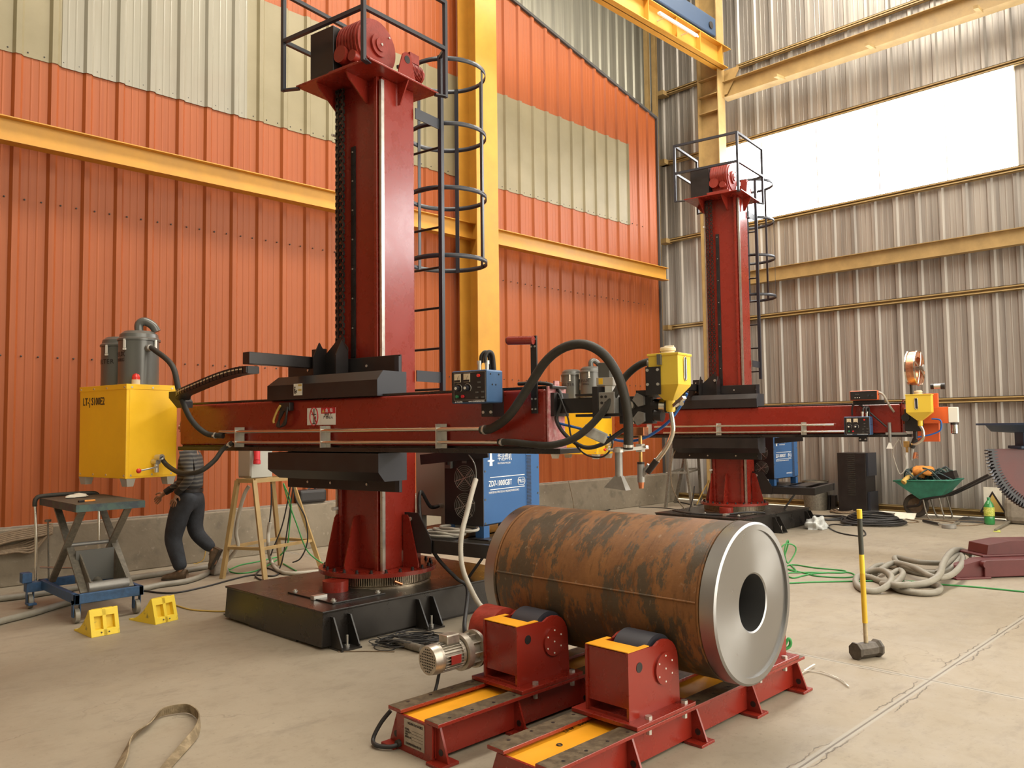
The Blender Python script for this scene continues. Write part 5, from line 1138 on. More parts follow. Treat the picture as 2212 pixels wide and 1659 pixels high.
# heap of grey corrugated hose
def heap(name, label, pts, r, m, pitch=.022):
    P = [G(p[0], p[1], 0) for p in pts]; Q = []
    for p, q in zip(P, pts):
        h = (q[2] if len(q) > 2 else 0)+r; s = (HC-h)/HC; Q.append(Vector((CAM.x+(p.x-CAM.x)*s, CAM.y+(p.y-CAM.y)*s, h)))
    o = MB().ribbed(Q, r, pitch, .10, 12, 10).build(name, m); tag(o, label, 'hose', 'grey corrugated hose heap'); return o
heap('corrugated_hose', 'grey corrugated hose rising highest over the heap beside the red positioner base', [(2103, 1222), (2098, 1200, .05), (2075, 1188, .16), (2055, 1192, .18), (2038, 1215, .14), (2030, 1240, .12), (2010, 1256, .08), (1975, 1263, .06), (1935, 1264, .05), (1905, 1262, .02)], .032, 'grey_hose')
heap('corrugated_hose', 'grey corrugated hose in long flat loops at the back of the heap', [(2075, 1210, .06), (2040, 1216, .04), (1985, 1214, .05), (1936, 1204, .04), (1940, 1216, .05), (1975, 1230, .07), (2010, 1238, .05), (2045, 1232, .06), (2070, 1212, .10), (2078, 1198, .12), (2064, 1206, .1), (2040, 1232, .04), (2000, 1240), (1960, 1232), (1920, 1222), (1895, 1222), (1875, 1236)], .03, 'grey_hose')
heap('corrugated_hose', 'grey corrugated hose curled in a ring at the left end of the heap', [(1862, 1244), (1872, 1236, .03), (1905, 1232, .07), (1925, 1245, .08), (1920, 1262, .05), (1895, 1276), (1866, 1274), (1850, 1262), (1852, 1246), (1875, 1246), (1905, 1256), (1930, 1262, .04), (1950, 1242, .05), (1942, 1232, .05), (1920, 1244, .03)], .031, 'grey_hose')
heap('corrugated_hose', 'grey corrugated hose slanting through the middle of the heap', [(1890, 1240, .02), (1915, 1222, .05), (1935, 1216, .06), (1975, 1226, .09), (2015, 1246, .08), (2050, 1244, .08), (2074, 1224, .1), (2080, 1206, .12), (2070, 1198, .13), (2045, 1216, .12), (2025, 1238, .08)], .03, 'grey_hose')
heap('corrugated_hose', 'grey corrugated hose lying nearest in one low loop of the heap', [(1928, 1262), (1942, 1274), (1985, 1281), (2022, 1279), (2030, 1268), (2010, 1262), (1980, 1264), (1955, 1260)], .03, 'grey_hose')
# ============================================================ LEFT SIDE: CART, CHOCKS, STAND, MAN, FLOOR HOSES
t = thing('scissor_lift_cart', 'blue framed scissor lift cart with dark worn table top below the yellow unit', 'cart', (2.17, 7.44, 0))
W_, D_, HT = .56, 1.08, 1.0
b = MB(); b.box(0, W_, 0, .04, .165, .245); b.box(0, W_, D_-.04, D_, .165, .245); b.box(0, .04, 0, D_, .165, .245); b.box(W_-.04, W_, 0, D_, .165, .245); b.box(-.12, .04, D_-.1, D_, .15, .235); b.build('base_frame', 'blue_frame', t, .004)
b = MB(); b.box(0, W_, 0, D_, HT-.008, HT); tt = b.build('table_top', 'bench_top', t, .003)
b = MB(); b.box(0, W_, -.003, .006, HT-.065, HT-.006); b.box(0, W_, D_-.006, D_+.003, HT-.065, HT-.006); b.box(-.003, .006, 0, D_, HT-.065, HT-.006); b.box(W_-.006, W_+.003, 0, D_, HT-.065, HT-.006); b.build('table_rim', 'teal_worn', tt)
for x in (.08, .46):
    MB().bar((x, .12, HT-.07), (x, .95, .23), .02, .06, (1, 0, 0)).build('scissor_arm', 'scissor_steel', t)
    MB().bar((x+.028, .95, HT-.07), (x+.028, .12, .23), .02, .06, (1, 0, 0)).build('scissor_arm', 'scissor_steel', t)
MB().cyl((.08, .53, .60), (.50, .53, .60), .018, n=14).build('pivot_rod', 'grey_metal', t)
b = MB(); b.box(.12, .44, .40, .415, .28, .56); b.build('cylinder_plate', 'canister', t)
b = MB()
for x in (.15, .45): b.prism([(0, .24), (.32, .20), (.34, .32), (.02, .55)], (x, .45, 0), (0, -1, 0), Z, (.012, 0, 0))
b.each('lift_link', 'scissor_steel', t, 2)
MB().cyl((.14, .13, .27), (.47, .13, .27), .045, n=20).build('cross_roller', 'grey_metal', t)
MB().cyl((.3, .2, .22), (.30, .62, .34), .035, n=16).build('hydraulic_cylinder', 'scissor_steel', t)
MB().tube([(-.02, D_+.02, .22), (-.02, D_+.02, .55), (-.025, D_+.03, .80), (-.03, D_+.05, .95)], .014, 10, sub=6).build('handle_tube', 'steel_polish', t)
MB().tube([(-.03, D_+.05, .92), (-.02, D_+.05, .99), (.06, D_+.05, 1.015), (.44, D_+.05, 1.015), (.52, D_+.05, .99), (.53, D_+.05, .92)], .021, 10, sub=6).build('handle_grip', 'rubber', t)
MB().tube([(.53, D_+.02, .22), (.53, D_+.02, .55), (.53, D_+.04, .95)], .014, 10, sub=6).build('handle_tube', 'steel_polish', t)
b = MB(); b.cyl((.06, .98, .25), (.05, 1.0, .78), .008, n=8); b.cyl((.05, 1.0, .78), (.05, 1.0, .80), .028, n=14); b.build('release_lever', 'scissor_steel', t)
MB().cyl((.0, D_-.05, .36), (.28, .62, .36), .008, n=8).build('pedal_rod', 'steel', t)
MB().box(-.16, -.08, D_-.12, D_-.02, .24, .33).build('hinge_block', 'blue_frame', t, .006)
for x, y in ((.03, .06), (W_-.04, .06), (-.08, D_-.05), (W_-.04, D_-.05)):
    b = MB(); b.cyl((x-.018, y, .062), (x+.018, y, .062), .062, n=24); w = b.build('caster_wheel', 'grey_hose', t, .006)
    b = MB(); b.box(x-.03, x-.024, y-.025, y+.025, .05, .19); b.box(x+.024, x+.03, y-.025, y+.025, .05, .19); b.box(x-.03, x+.03, y-.03, y+.03, .155, .19); b.build('caster_fork', 'blue_frame', w)
MB().box(-.115, -.045, D_-.15, D_-.03, .035, .055).build('brake_pedal', 'blue_frame', t, .004)
b = MB(); random.seed(5); b.ball((0, 0, 0), 1, 20, 10, (.12, .06, .022), z0=-.3); vs = [Vector(v) for v in b.v]
b.v = [tuple(Vector((v.x*(1+.25*math.sin(9*v.y*20+v.x*31)), v.y*(1+.3*math.sin(v.x*50)), max(v.z*(1+.5*math.sin(v.x*60+v.y*40)), -.002)))) for v in vs]
o = b.build('crumpled_rag', 'paper'); o.location = (2.42, 8.28, HT+.008); o.rotation_euler = (0, 0, .5); tag(o, 'crumpled pale rag on the dark cart table', 'rag')
t = thing('utility_knife', 'orange and black utility knife lying on the dark cart table', 'knife', (2.30, 7.68, HT), .25)
MB().box(0, .10, -.012, .012, .001, .016).build('handle', 'bag_orange', t, .004); MB().box(-.05, 0, -.013, .013, .001, .018).build('slider', 'black', t, .003)

def chock(x, y, rz, label):
    t = thing('wheel_chock', label, 'wheel chock', (x, y, 0), rz, 'yellow wheel chocks'); w, h, l = .215, .205, .37
    # profile in the (length, height) plane, concave ramp on the far side
    n = 9; ramp = [(.075+(l-.075)*i/n, .012+(h-.012)*(1-i/n)**2.0) for i in range(n+1)]
    prof = [(0, 0), (.06, h), ]+ramp+[(l, 0)]
    N_ = 5; b = MB()
    b.prism(prof, (0, 0, 0), (0, 1, 0), Z, (.03, 0, 0)); b.prism(prof, (w-.03, 0, 0), (0, 1, 0), Z, (.03, 0, 0)); b.prism(prof, (w/2-.013, 0, 0), (0, 1, 0), Z, (.026, 0, 0))
    inner = [(.05, 0), (.09, h*.8), (.10, .13)]+[(p[0], p[1]-.004) for p in ramp[2:]]+[(l-.01, 0)]
    b.prism(inner, (.03, 0, 0), (0, 1, 0), Z, (w-.06, 0, 0))
    for z0, z1 in ((0, .05), (h-.055, h-.004)):
        k = .06/h; b.prism([(k*z0, z0), (k*z1, z1), (k*z1+.05, z1), (k*z0+.05, z0)], (.03, 0, 0), (0, 1, 0), Z, (w-.06, 0, 0))
    b.prism([(.06, h-.003), (.076, h-.003), (.12, .155), (.06, .155)], (.03, 0, 0), (0, 1, 0), Z, (w-.06, 0, 0))
    b.build('wedge', 'chock_yellow', t, .003)
    q = MB(); q.cyl((w*.35, -.001, .028), (w*.35, .004, .03), .006, n=8).cyl((w*.62, -.001, .026), (w*.62, .004, .028), .006, n=8); q.each('dimple', 'canister', t)
    return t
chock(2.127, 6.86, .05, 'yellow wheel chock nearest the front caster of the cart')
chock(2.640, 6.92, .24, 'yellow wheel chock standing right of the other chock, stained black')

# yellow stand with a grey distribution box
feet = [Vector((3.96, 8.53, 0)), Vector((4.215, 8.05, 0)), Vector((5.03, 8.27, 0)), Vector((4.83, 8.85, 0))]
tc_ = [Vector((4.17, 8.62, 1.05)), Vector((4.27, 8.42, 1.05)), Vector((4.78, 8.52, 1.05)), Vector((4.66, 8.74, 1.05))]
cen = sum(feet, Vector())/4
t = thing('angle_iron_stand', 'yellow angle iron stand on four splayed legs behind the red column', 'stand', (cen.x, cen.y, 0))
F = [f-cen for f in feet]; T4 = [Vector((p.x-cen.x, p.y-cen.y, p.z)) for p in tc_]
for f, p in zip(F, T4): MB().bar(f, p, .045, .045).build('leg', 'yellow_post', t)
for i in range(4):
    j = (i+1) % 4; k = .31; MB().bar(F[i].lerp(T4[i], k), F[j].lerp(T4[j], k), .04, .03).build('cross_rail', 'yellow_post', t); MB().bar(T4[i], T4[j], .045, .045).build('top_rail', 'yellow_post', t)
bx = thing('distribution_box', 'grey distribution box with a red plug on the yellow stand', 'electrical box', (4.30, 8.55, 1.073), .22)
MB().box(0, .30, 0, .22, 0, .86).build('housing', 'grey_box', bx, .006); MB().box(-.012, .0, .01, .21, .02, .84).build('door', 'grey_cab', bx, .004)
b = MB(); b.cyl((.06, -.02, .36), (.02, -.07, .20), .035, n=16); b.cyl((.02, -.07, .20), (.015, -.075, .16), .04, n=16); b.build('plug', 'sign_red', bx); MB().box(.02, .10, -.03, 0, .30, .44).build('socket', 'sign_red', bx, .005)
def wcable(name, label, pts, r, m, base, cat='cable', ribs=0):
    """hanging cable measured on the upright plane through base"""
    P = [onV(p[0], p[1], base) if len(p) == 2 else (G(p[0], p[1])+Z*r) for p in pts]
    P = [Vector((p.x, p.y, max(p.z, r))) for p in P]
    o = (MB().ribbed(P, r, ribs, .1, 10) if ribs else MB().tube(P, r, 8, sub=8)).build(name, m); tag(o, label, cat); return o
base = Vector((4.5, 8.45, 0))
wcable('corrugated_conduit', 'grey corrugated conduit strapped along the left leg of the yellow stand', [(538, 1050), (528, 1068), (516, 1110), (510, 1150), (514, 1178), (505, 1195), (490, 1212)], .022, 'pale_hose', Vector((4.3, 8.45, 0)), 'conduit', .014)
wcable('corrugated_conduit', 'grey corrugated conduit curving from under the yellow stand to the black base', [(583, 1128), (580, 1150), (580, 1185), (585, 1215, 0), (600, 1236, 0), (630, 1243, 0), (690, 1238, 0)], .022, 'pale_hose', base, 'conduit', .014)
for i, (pts, m, lb) in enumerate(([[(586, 1046), (586, 1090), (582, 1130)], 'cable', 'black cable dropping straight from the stand into the conduit'], [[(628, 1046), (620, 1090), (608, 1140), (590, 1185), (585, 1200)], 'cable', 'black cable slanting left beneath the stand'], [[(632, 1046), (640, 1080), (660, 1120), (664, 1170), (650, 1205), (632, 1215)], 'cable', 'black cable bowing right beneath the stand'], [[(612, 1044), (622, 1080), (640, 1130), (664, 1190), (700, 1219)], 'green_cable', 'green cable running from the stand down to the turntable'], [[(612, 1044), (628, 1085), (626, 1130), (620, 1180), (605, 1200)], 'green_cable', 'green cable hanging close to the back leg of the stand'], [[(634, 1046), (624, 1120), (612, 1200), (604, 1228)], 'cable', 'black cable hanging nearly plumb beneath the stand'])):
    wcable('green_cable' if 'green' in m else 'black_cable', lb, pts, .008, m, base)
flat_cable('green_cable', 'green cable lying in a flat arc between the stand legs', [(496, 1232), (520, 1222), (560, 1214), (600, 1205), (606, 1215), (640, 1235)], .008, 'green_cable')
flat_cable('green_cable', 'green cable end curling near the left stand leg', [(606, 1206), (560, 1232), (520, 1240), (497, 1236), (494, 1230)], .008, 'green_cable')
flat_cable('black_cable', 'black cable snaking on the floor past the stand feet to the cart', [(302, 1277), (370, 1283), (440, 1270), (500, 1254), (545, 1244), (590, 1246), (600, 1238), (570, 1228), (552, 1246), (568, 1256)], .009, 'cable')
flat_cable('yellow_cable', 'yellow cable on the floor between the chocks and the black base', [(372, 1306), (410, 1318), (460, 1322), (508, 1322)], .007, 'yellow_cable')
flat_cable('floor_hose', 'grey hose running along the foot of the concrete plinth', [(-60, 1304), (0, 1300), (80, 1290), (200, 1270), (290, 1254), (400, 1238), (470, 1226)], .032, 'grey_hose', 'hose')
flat_cable('floor_hose', 'grey hose passing under the cart into the front left floor', [(-40, 1366), (0, 1350), (70, 1332), (150, 1308), (230, 1296), (300, 1280), (345, 1270), (400, 1262), (440, 1248), (462, 1232)], .030, 'grey_hose', 'hose')
wcable('yellow_cable', 'thin yellow cable hanging over the plinth behind the walking man', [(434, 1120), (437, 1135), (445, 1165), (441, 1205), (425, 1230), (418, 1240)], .006, 'yellow_cable', Vector((4.2, 9.70, 0)))
wcable('brown_wire', 'thin tan wire hanging down over the plinth right of the drum', [(1228, 1039), (1233, 1060), (1238, 1085), (1242, 1115)], .006, 'brown_rope', Vector((10.7, 9.70, 0)))
b = MB(); c = G(470, 1240); b.hexa([c+Vector(v) for v in ((-.09, -.1, 0), (.12, -.08, 0), (.1, .1, 0), (-.1, .1, 0))], [c+Vector(v) for v in ((-.05, -.06, .2), (.05, -.05, .17), (.06, .06, .22), (-.04, .06, .24))]); tag(b.build('stone_block', 'stone', None, .02, 2), 'rough grey stone on the floor left of the yellow stand', 'stone')
# rope hank lying against the plinth on the far left
b = MB(); random.seed(2)
for i in range(6):
    P = [onY(x, y+4*i, 9.74-.01*i) for x, y in ((-40, 1168), (20, 1150), (85, 1138), (112, 1132), (100, 1150-2*i), (70, 1162+2*i), (30, 1178-i), (-40, 1185))]; b.tube(P, .013, 8, sub=6)
tag(b.build('rope_hank', 'brown_rope'), 'hank of brown rope sagging over the plinth behind the cart', 'rope')
# small things on the plinth
o = onY(672, 1104, 9.86); t = thing('tool_bag', 'small black zipped bag on the plinth behind the yellow stand', 'bag', (o.x, 9.86, .616)); MB().box(-.22, .20, -.09, .10, 0, .18).build('body', 'cable', t, .04, 3); MB().tube([(-.08, -.02, .17), (0, -.02, .21), (.08, -.02, .17)], .01, 8, sub=4).build('handle', 'black', t)
o = onY(697, 1098, 9.86); t = thing('glass_bottle', 'amber bottle on the plinth beside the black bag', 'bottle', (o.x, 9.86, .616)); MB().lathe([(0, 0), (.036, 0), (.038, .02), (.038, .16), (.03, .19), (.014, .23), (.014, .27), (0, .27)], n=20).build('body', 'bottle_clear', t); MB().cyl((0, 0, .27), (0, 0, .29), .016, n=14).build('cap', 'bag_orange', t)

# ------------------------------------------------------------ the man walking along the wall
def skin(name, V, E_, m, parent, root=0, lv=2):
    me = bpy.data.meshes.new(name); me.from_pydata([tuple(v[0]) for v in V], E_, []); me.update()
    o = bpy.data.objects.new(name, me); col.objects.link(o); o.parent = parent
    md = o.modifiers.new('skin', 'SKIN'); md.use_smooth_shade = True
    for i, v in enumerate(V):
        r = v[1] if isinstance(v[1], tuple) else (v[1], v[1]); me.skin_vertices[0].data[i].radius = r; me.skin_vertices[0].data[i].use_root = (i == root)
    sb = o.modifiers.new('subdivision', 'SUBSURF'); sb.levels = lv; sb.render_levels = lv
    me.materials.append(M[m]); return o
ft = G(390, 1250); base = Vector((ft.x, ft.y, 0))
man = thing('person', 'person in a striped sweater and dark jeans walking left behind the boom', 'person', base)
def Pm(x, y, off=0.): p = onV(x, y, base)-base; return Vector((p.x, p.y, p.z))+FH*off
nr, fr_ = -.085, .085
J = dict(pel=Pm(407, 1066), hipN=Pm(402, 1076, nr), hipF=Pm(416, 1076, fr_), kneeN=Pm(380, 1162, nr), kneeF=Pm(413, 1152, fr_), ankN=Pm(399, 1232, nr), ankF=Pm(459, 1194, fr_),
         waist=Pm(411, 1040), chest=Pm(414, 1003), neck=Pm(411, 962), shN=Pm(416, 984, -.17), shF=Pm(410, 984, .17), elN=Pm(425, 1034, -.21), elF=Pm(393, 1032, .22), wrN=Pm(398, 1062, -.19), wrF=Pm(344, 1066, .16))
V = [(J['pel'], (.09, .08)), (J['waist'], (.10, .085)), (J['chest'], (.13, .11)), (J['neck'], .055), (Pm(410, 945), .055), (Pm(405, 930), (.085, .075)), (Pm(404, 916), (.075, .07)),
     (J['shN'], .055), (J['elN'], .042), (J['wrN'], .028), (J['shF'], .055), (J['elF'], .042), (J['wrF'], .028),
     (J['hipN'], .07), (J['kneeN'], .05), (J['ankN'], .037), (J['hipF'], .07), (J['kneeF'], .05), (J['ankF'], .037), (Pm(368, 1247, nr), (.04, .03)), (Pm(455, 1224, fr_), (.035, .03))]
E_ = [(0, 1), (1, 2), (2, 3), (3, 4), (4, 5), (5, 6), (2, 7), (7, 8), (8, 9), (2, 10), (10, 11), (11, 12), (0, 13), (13, 14), (14, 15), (0, 16), (16, 17), (17, 18), (15, 19), (18, 20)]
def hand(w, d, sd, k, curl=.3, thumb=1):
    """palm and five fingers; d: pointing direction, sd: across the palm"""
    d = d.normalized(); sd = (sd-d*sd.dot(d)).normalized(); nn = d.cross(sd)
    V.append((w+d*.045, (.030, .017))); pi_ = len(V)-1; E_.append((k, pi_)); V.append((w+d*.085, (.036, .015))); pk = len(V)-1; E_.append((pi_, pk))
    for i, (off, ln) in enumerate(((-.030, .070), (-.010, .080), (.011, .075), (.030, .058))):
        a = w+d*.092+sd*off; c = a+d*ln*.5+nn*(ln*curl*.3); e = c+d*ln*.42+nn*(ln*curl*.8); 
        V.append((a, .0095)); V.append((c, .0085)); V.append((e, .007)); n = len(V); E_.extend([(pk, n-3), (n-3, n-2), (n-2, n-1)])
    a = w+d*.035-sd*.034*thumb; c = a+d*.032-sd*.02*thumb+nn*.012; e = c+d*.028-sd*.004*thumb+nn*.012
    V.append((a, .011)); V.append((c, .0095)); V.append((e, .008)); n = len(V); E_.extend([(pi_, n-3), (n-3, n-2), (n-2, n-1)])
hand(J['wrN'], Pm(388, 1088, -.19)-J['wrN'], -RH*1.0, 9, .25); hand(J['wrF'], Pm(330, 1080, .14)-J['wrF'], Z*1.0-RH*.3, 12, .7, -1)
skin('body', V, E_, 'skin', man)
hd_ = Pm(404, 922); fwd = -RH; hm = MB(); hm.ball(hd_, 1, 20, 14, (.078, .078, .112)); o = hm.build('head', 'skin', man)
fb = MB(); fb.obox(hd_+fwd*.082-Z*.012, fwd*.03, FH*.022, (0, 0, .035)); fb.build('nose', 'skin', o, .008)
for s_ in (-1, 1): MB().ball(hd_+fwd*.068+FH*s_*.03+Z*.012, .011, 10, 8).build('eye', 'white', o); MB().ball(hd_+FH*s_*.080-Z*.005, 1, 10, 8, (.014, .008, .028)).build('ear', 'skin', o)
MB().obox(hd_+fwd*.073-Z*.052, fwd*.008, FH*.042, (0, 0, .010)).build('mouth', 'red_dull', o, .003)
MB().ball(hd_-fwd*.012+Z*.012, 1, 20, 10, (.084, .084, .116), z0=-.05).build('hair', 'hair', man)
J2 = [(Pm(408, 1050), (.165, .15)), (Pm(406, 1076), (.175, .16)), (J['hipN']-Z*.06, .125), (J['hipN'].lerp(J['kneeN'], .5), .115), (J['kneeN'], .096), (J['kneeN'].lerp(J['ankN'], .5), .085), (J['ankN']+Z*.01, .070),
      (J['hipF']-Z*.06, .115), (J['hipF'].lerp(J['kneeF'], .5), .105), (J['kneeF'], .09), (J['kneeF'].lerp(J['ankF'], .5), .078), (J['ankF'].lerp(J['kneeF'], .06), .066)]
skin('jeans', J2, [(0, 1), (1, 2), (2, 3), (3, 4), (4, 5), (5, 6), (1, 7), (7, 8), (8, 9), (9, 10), (10, 11)], 'jeans', man)
b = MB(); b.lathe([(.158, -.02), (.162, -.018), (.162, .016), (.158, .018)], (0, 0, 0), (0, 0, 1), 28); b.v = [tuple(Pm(408, 1059)+RH*v[0]*.93+FH*v[1]*.93*.98+Z*v[2]) for v in b.v]; b.build('belt', 'black', man)
S2 = [(Pm(408, 1058), (.19, .175)), (J['waist'], (.160, .13)), (J['chest'], (.155, .125)), (J['neck']-Z*.03, .075), (J['shN'], .072), (J['shN'].lerp(J['elN'], .5), .062), (J['elN'], .056), (J['elN'].lerp(J['wrN'], .85), .043), (J['shF'], .072), (J['elF'], .056), (J['elF'].lerp(J['wrF'], .85), .042)]
sw = skin('sweater', S2, [(0, 1), (1, 2), (2, 3), (2, 4), (4, 5), (5, 6), (6, 7), (2, 8), (8, 9), (9, 10)], 'white', man)
m = mat('sweater', (.05, .05, .052), .9); nt = m.node_tree; N = nt.nodes; tcn = N.new('ShaderNodeTexCoord'); wv = N.new('ShaderNodeTexWave'); wv.bands_direction = 'Z'; wv.inputs['Scale'].default_value = 7.5; wv.inputs['Distortion'].default_value = 1.2; wv.inputs['Detail'].default_value = 2
nt.links.new(tcn.outputs['Object'], wv.inputs['Vector']); rp = N.new('ShaderNodeValToRGB'); rp.color_ramp.elements[0].position = .5; rp.color_ramp.elements[0].color = (.035, .035, .038, 1); rp.color_ramp.elements[1].position = .62; rp.color_ramp.elements[1].color = (.11, .105, .095, 1)
nt.links.new(wv.outputs['Fac'], rp.inputs[0]); nt.links.new(rp.outputs[0], N['Principled BSDF'].inputs['Base Color']); sw.data.materials[0] = m
for k, (a, c) in enumerate(((J['elN'], J['wrN']), (J['elF'], J['wrF']))): d = (c-a).normalized(); MB().cyl(c-d*.07, c+d*.005, .041, .036, n=16).build('cuff', 'hair', man)
def shoe(heel, toe, up, sd, label):
    d = (toe-heel); ln = d.length; d.normalize(); up = (up-d*up.dot(d)).normalized(); sd = d.cross(up)
    st = [(-.02, .034, .035, .10), (.06, .040, .03, .105), (.30, .043, .03, .105), (.45, .045, .03, .088), (.62, .052, .028, .065), (.85, .048, .026, .052), (1.0, .026, .022, .034)]
    b = MB(); vs = []; n = 10
    for u, w, z0, h in st:
        for j in range(n):
            th = pi*j/(n-1); vs.append(heel+d*(u*ln)+sd*(w*cos(th))+up*(.012+h*max(sin(th), 0)**.6))
    fs = []
    for i in range(len(st)-1):
        for j in range(n): fs.append((i*n+j, i*n+(j+1) % n, (i+1)*n+(j+1) % n, (i+1)*n+j))
    fs += [tuple(range(n)), tuple(range((len(st)-1)*n, len(st)*n))[::-1]]; b.add(vs, fs, True); o = b.build('shoe', 'shoe', man)
    q = MB(); L_ = [heel+d*(u*ln)+sd*(w+.004) for u, w, _, _ in st]+[heel+d*(u*ln)-sd*(w+.004) for u, w, _, _ in reversed(st)]
    k = len(L_); q.add(L_+[p+up*.02 for p in L_], [tuple(range(k))[::-1], tuple(range(k, 2*k))]+[(i, (i+1) % k, k+(i+1) % k, k+i) for i in range(k)]); q.build('sole', 'sole', o)
    q = MB()
    for u in (.40, .48, .56): q.cyl(heel+d*(u*ln)+sd*.03+up*(.10-.04*(u-.4)/.16), heel+d*(u*ln)-sd*.03+up*(.10-.04*(u-.4)/.16), .004, n=6)
    q.build('laces', 'hair', o)
hN = Pm(410, 1246, nr); hN.z = .0; tN = Pm(358, 1256, nr); tN.z = .0; shoe(hN, tN, Z, None, '')
shoe(Pm(473, 1192, fr_), Pm(452, 1234, fr_), -RH*1.0+Z*.4, None, '')
# ============================================================ RIGHT SIDE
Xb = 14.62
t = thing('wheelbarrow', 'green wheelbarrow loaded with tangled rope against the grey wall', 'wheelbarrow', (0, 0, 0))
def pb(x, y, dx=0.): p = onX(x, y, Xb); return Vector((Xb+dx, p.y, p.z))
rim4 = [pb(1943, 1037, -.28), pb(2070, 1036, -.30), pb(2070, 1036, .28), pb(1943, 1037, .28)]
bot4 = [pb(1993, 1077, -.15), pb(2040, 1072, -.18), pb(2040, 1072, .18), pb(1993, 1077, .15)]
b = MB(); b.add(bot4+rim4, [(0, 1, 2, 3), (0, 4, 5, 1), (1, 5, 6, 2), (2, 6, 7, 3), (3, 7, 4, 0)]); o = b.build('tray', 'barrow_green', t, 0); sl = o.modifiers.new('thickness', 'SOLIDIFY'); sl.thickness = .012; sl.offset = 1
rm = MB(); rm.tube(rim4, .014, 8, True); rm.build('rim', 'barrow_green', o)
wc = pb(1979, 1094, 0); wr_ = .20; wc.z = wr_+.003
b = MB(); b.lathe([(wr_*.62, -.04), (wr_*.9, -.045), (wr_, -.025), (wr_, .025), (wr_*.9, .045), (wr_*.62, .04)], wc, (1, 0, 0), 36); wh = b.build('tyre', 'sole', t)
b = MB(); b.lathe([(wr_*.62, -.035), (wr_*.15, -.012), (wr_*.15, .012), (wr_*.62, .035)], wc, (1, 0, 0), 28); b.cyl(wc-Vector((.06, 0, 0)), wc+Vector((.06, 0, 0)), .016, n=10); b.build('wheel_disc', 'shoe', wh)
for s_ in (-.2, .2):
    hnd = pb(2145, 1024, s_*1.3); MB().tube([pb(1962, 1094, s_*.35), pb(1990, 1090, s_*.6), pb(2000, 1078, s_*.8), pb(2040, 1071, s_*.9), pb(2058, 1066, s_), hnd], .020, 8, sub=5).build('frame_tube', 'black', t)
    p = pb(2047, 1124, s_); p.z = .015; MB().tube([pb(2036, 1072, s_*.9), pb(2043, 1098, s_), p, p+Vector((0, .22, 0)), pb(2002, 1078, s_*.9)], .013, 8, sub=5).build('leg', 'scissor_steel', t)
random.seed(21)
b = MB()
for i in range(16):
    c = pb(2010+random.uniform(-35, 30), 1030+random.uniform(-7, 5), random.uniform(-.15, .1)); r1, r2 = random.uniform(.10, .24), random.uniform(.04, .12)
    b.tube([c+Vector((r2*cos(th)*1.5, r1*sin(th), r2*sin(2*th+i)+random.uniform(-.02, .02))) for th in [2*pi*k/8 for k in range(8)]], .012, 6, True, sub=4)
o = b.build('rope_tangle', 'teal_worn'); tag(o, 'tangle of dark green rope and hose heaped in the wheelbarrow', 'rope', kind='stuff')
b = MB(); b.ball(pb(1999, 1018, -.1), 1, 16, 10, (.16, .17, .085)); b.v = [tuple(Vector(v)+Vector((0, .05*math.sin(v[1]*40)*.3, .03*math.sin(v[1]*33+v[0]*21)))) for v in b.v]
o = b.build('fabric_bag', 'bag_orange'); tag(o, 'orange yellow fabric bag on top of the wheelbarrow load', 'bag')
b = MB(); b.tube([pb(1985, 1022, -.1), pb(1972, 1030, -.2), pb(1965, 1040, -.3)], .045, 10, sub=5); o = b.build('orange_cloth', 'yellow_cable'); tag(o, 'dull orange cloth hanging over the wheelbarrow rim', 'cloth')
c = pb(2050, 1028, -.05); b = MB(); b.obox(c, (.2, 0, 0), (0, -.24, .07), (0, .03, .12)); o = b.build('black_box', 'black'); tag(o, 'small black box tipped in the right end of the wheelbarrow', 'box')
# tall black cabinet
c0 = onX(1812, 1108, 14.55); c1 = onX(1871, 1108, 14.55); zt = onX(1812, 978, 14.55).z
t = thing('black_cabinet', 'tall black metal cabinet standing by the grey wall', 'cabinet', (14.55, c1.y, 0)); w = c0.y-c1.y
MB().box(0, .42, -.02, w, .0, zt).build('body', 'black', t, .008); MB().box(.06, .42, -.06, -.02, .0, zt*.36).box(.04, .42, -.05, -.02, zt*.62, zt).each('side_box', 'black_blue', t, 1)
q = MB()
for i in range(22): q.box(-.004, 0, w*.35, w*.62, zt*.30+i*.035, zt*.30+i*.035+.014)
q.build('vent', 'rubber', t)
for k, x in enumerate((1790, 1802)): p = onX(x, 1100, 14.9); o = MB().box(14.86, 14.96, p.y-.045, p.y+.045, .0, .28).build('black_block', 'black', None, .006); tag(o, ('small black block by the wall, farther from the tall cabinet', 'small black block by the wall, next to the tall cabinet')[k], 'block')
p = onX(1765, 1095, 14.85); t = thing('wicker_basket', 'dusty brown bin standing by the wall behind the second power source', 'bin', (14.8, p.y, 0)); MB().lathe([(0, 0), (.20, 0), (.24, .55), (.22, .55), (.19, .02)], n=24).build('body', 'scissor_steel', t)
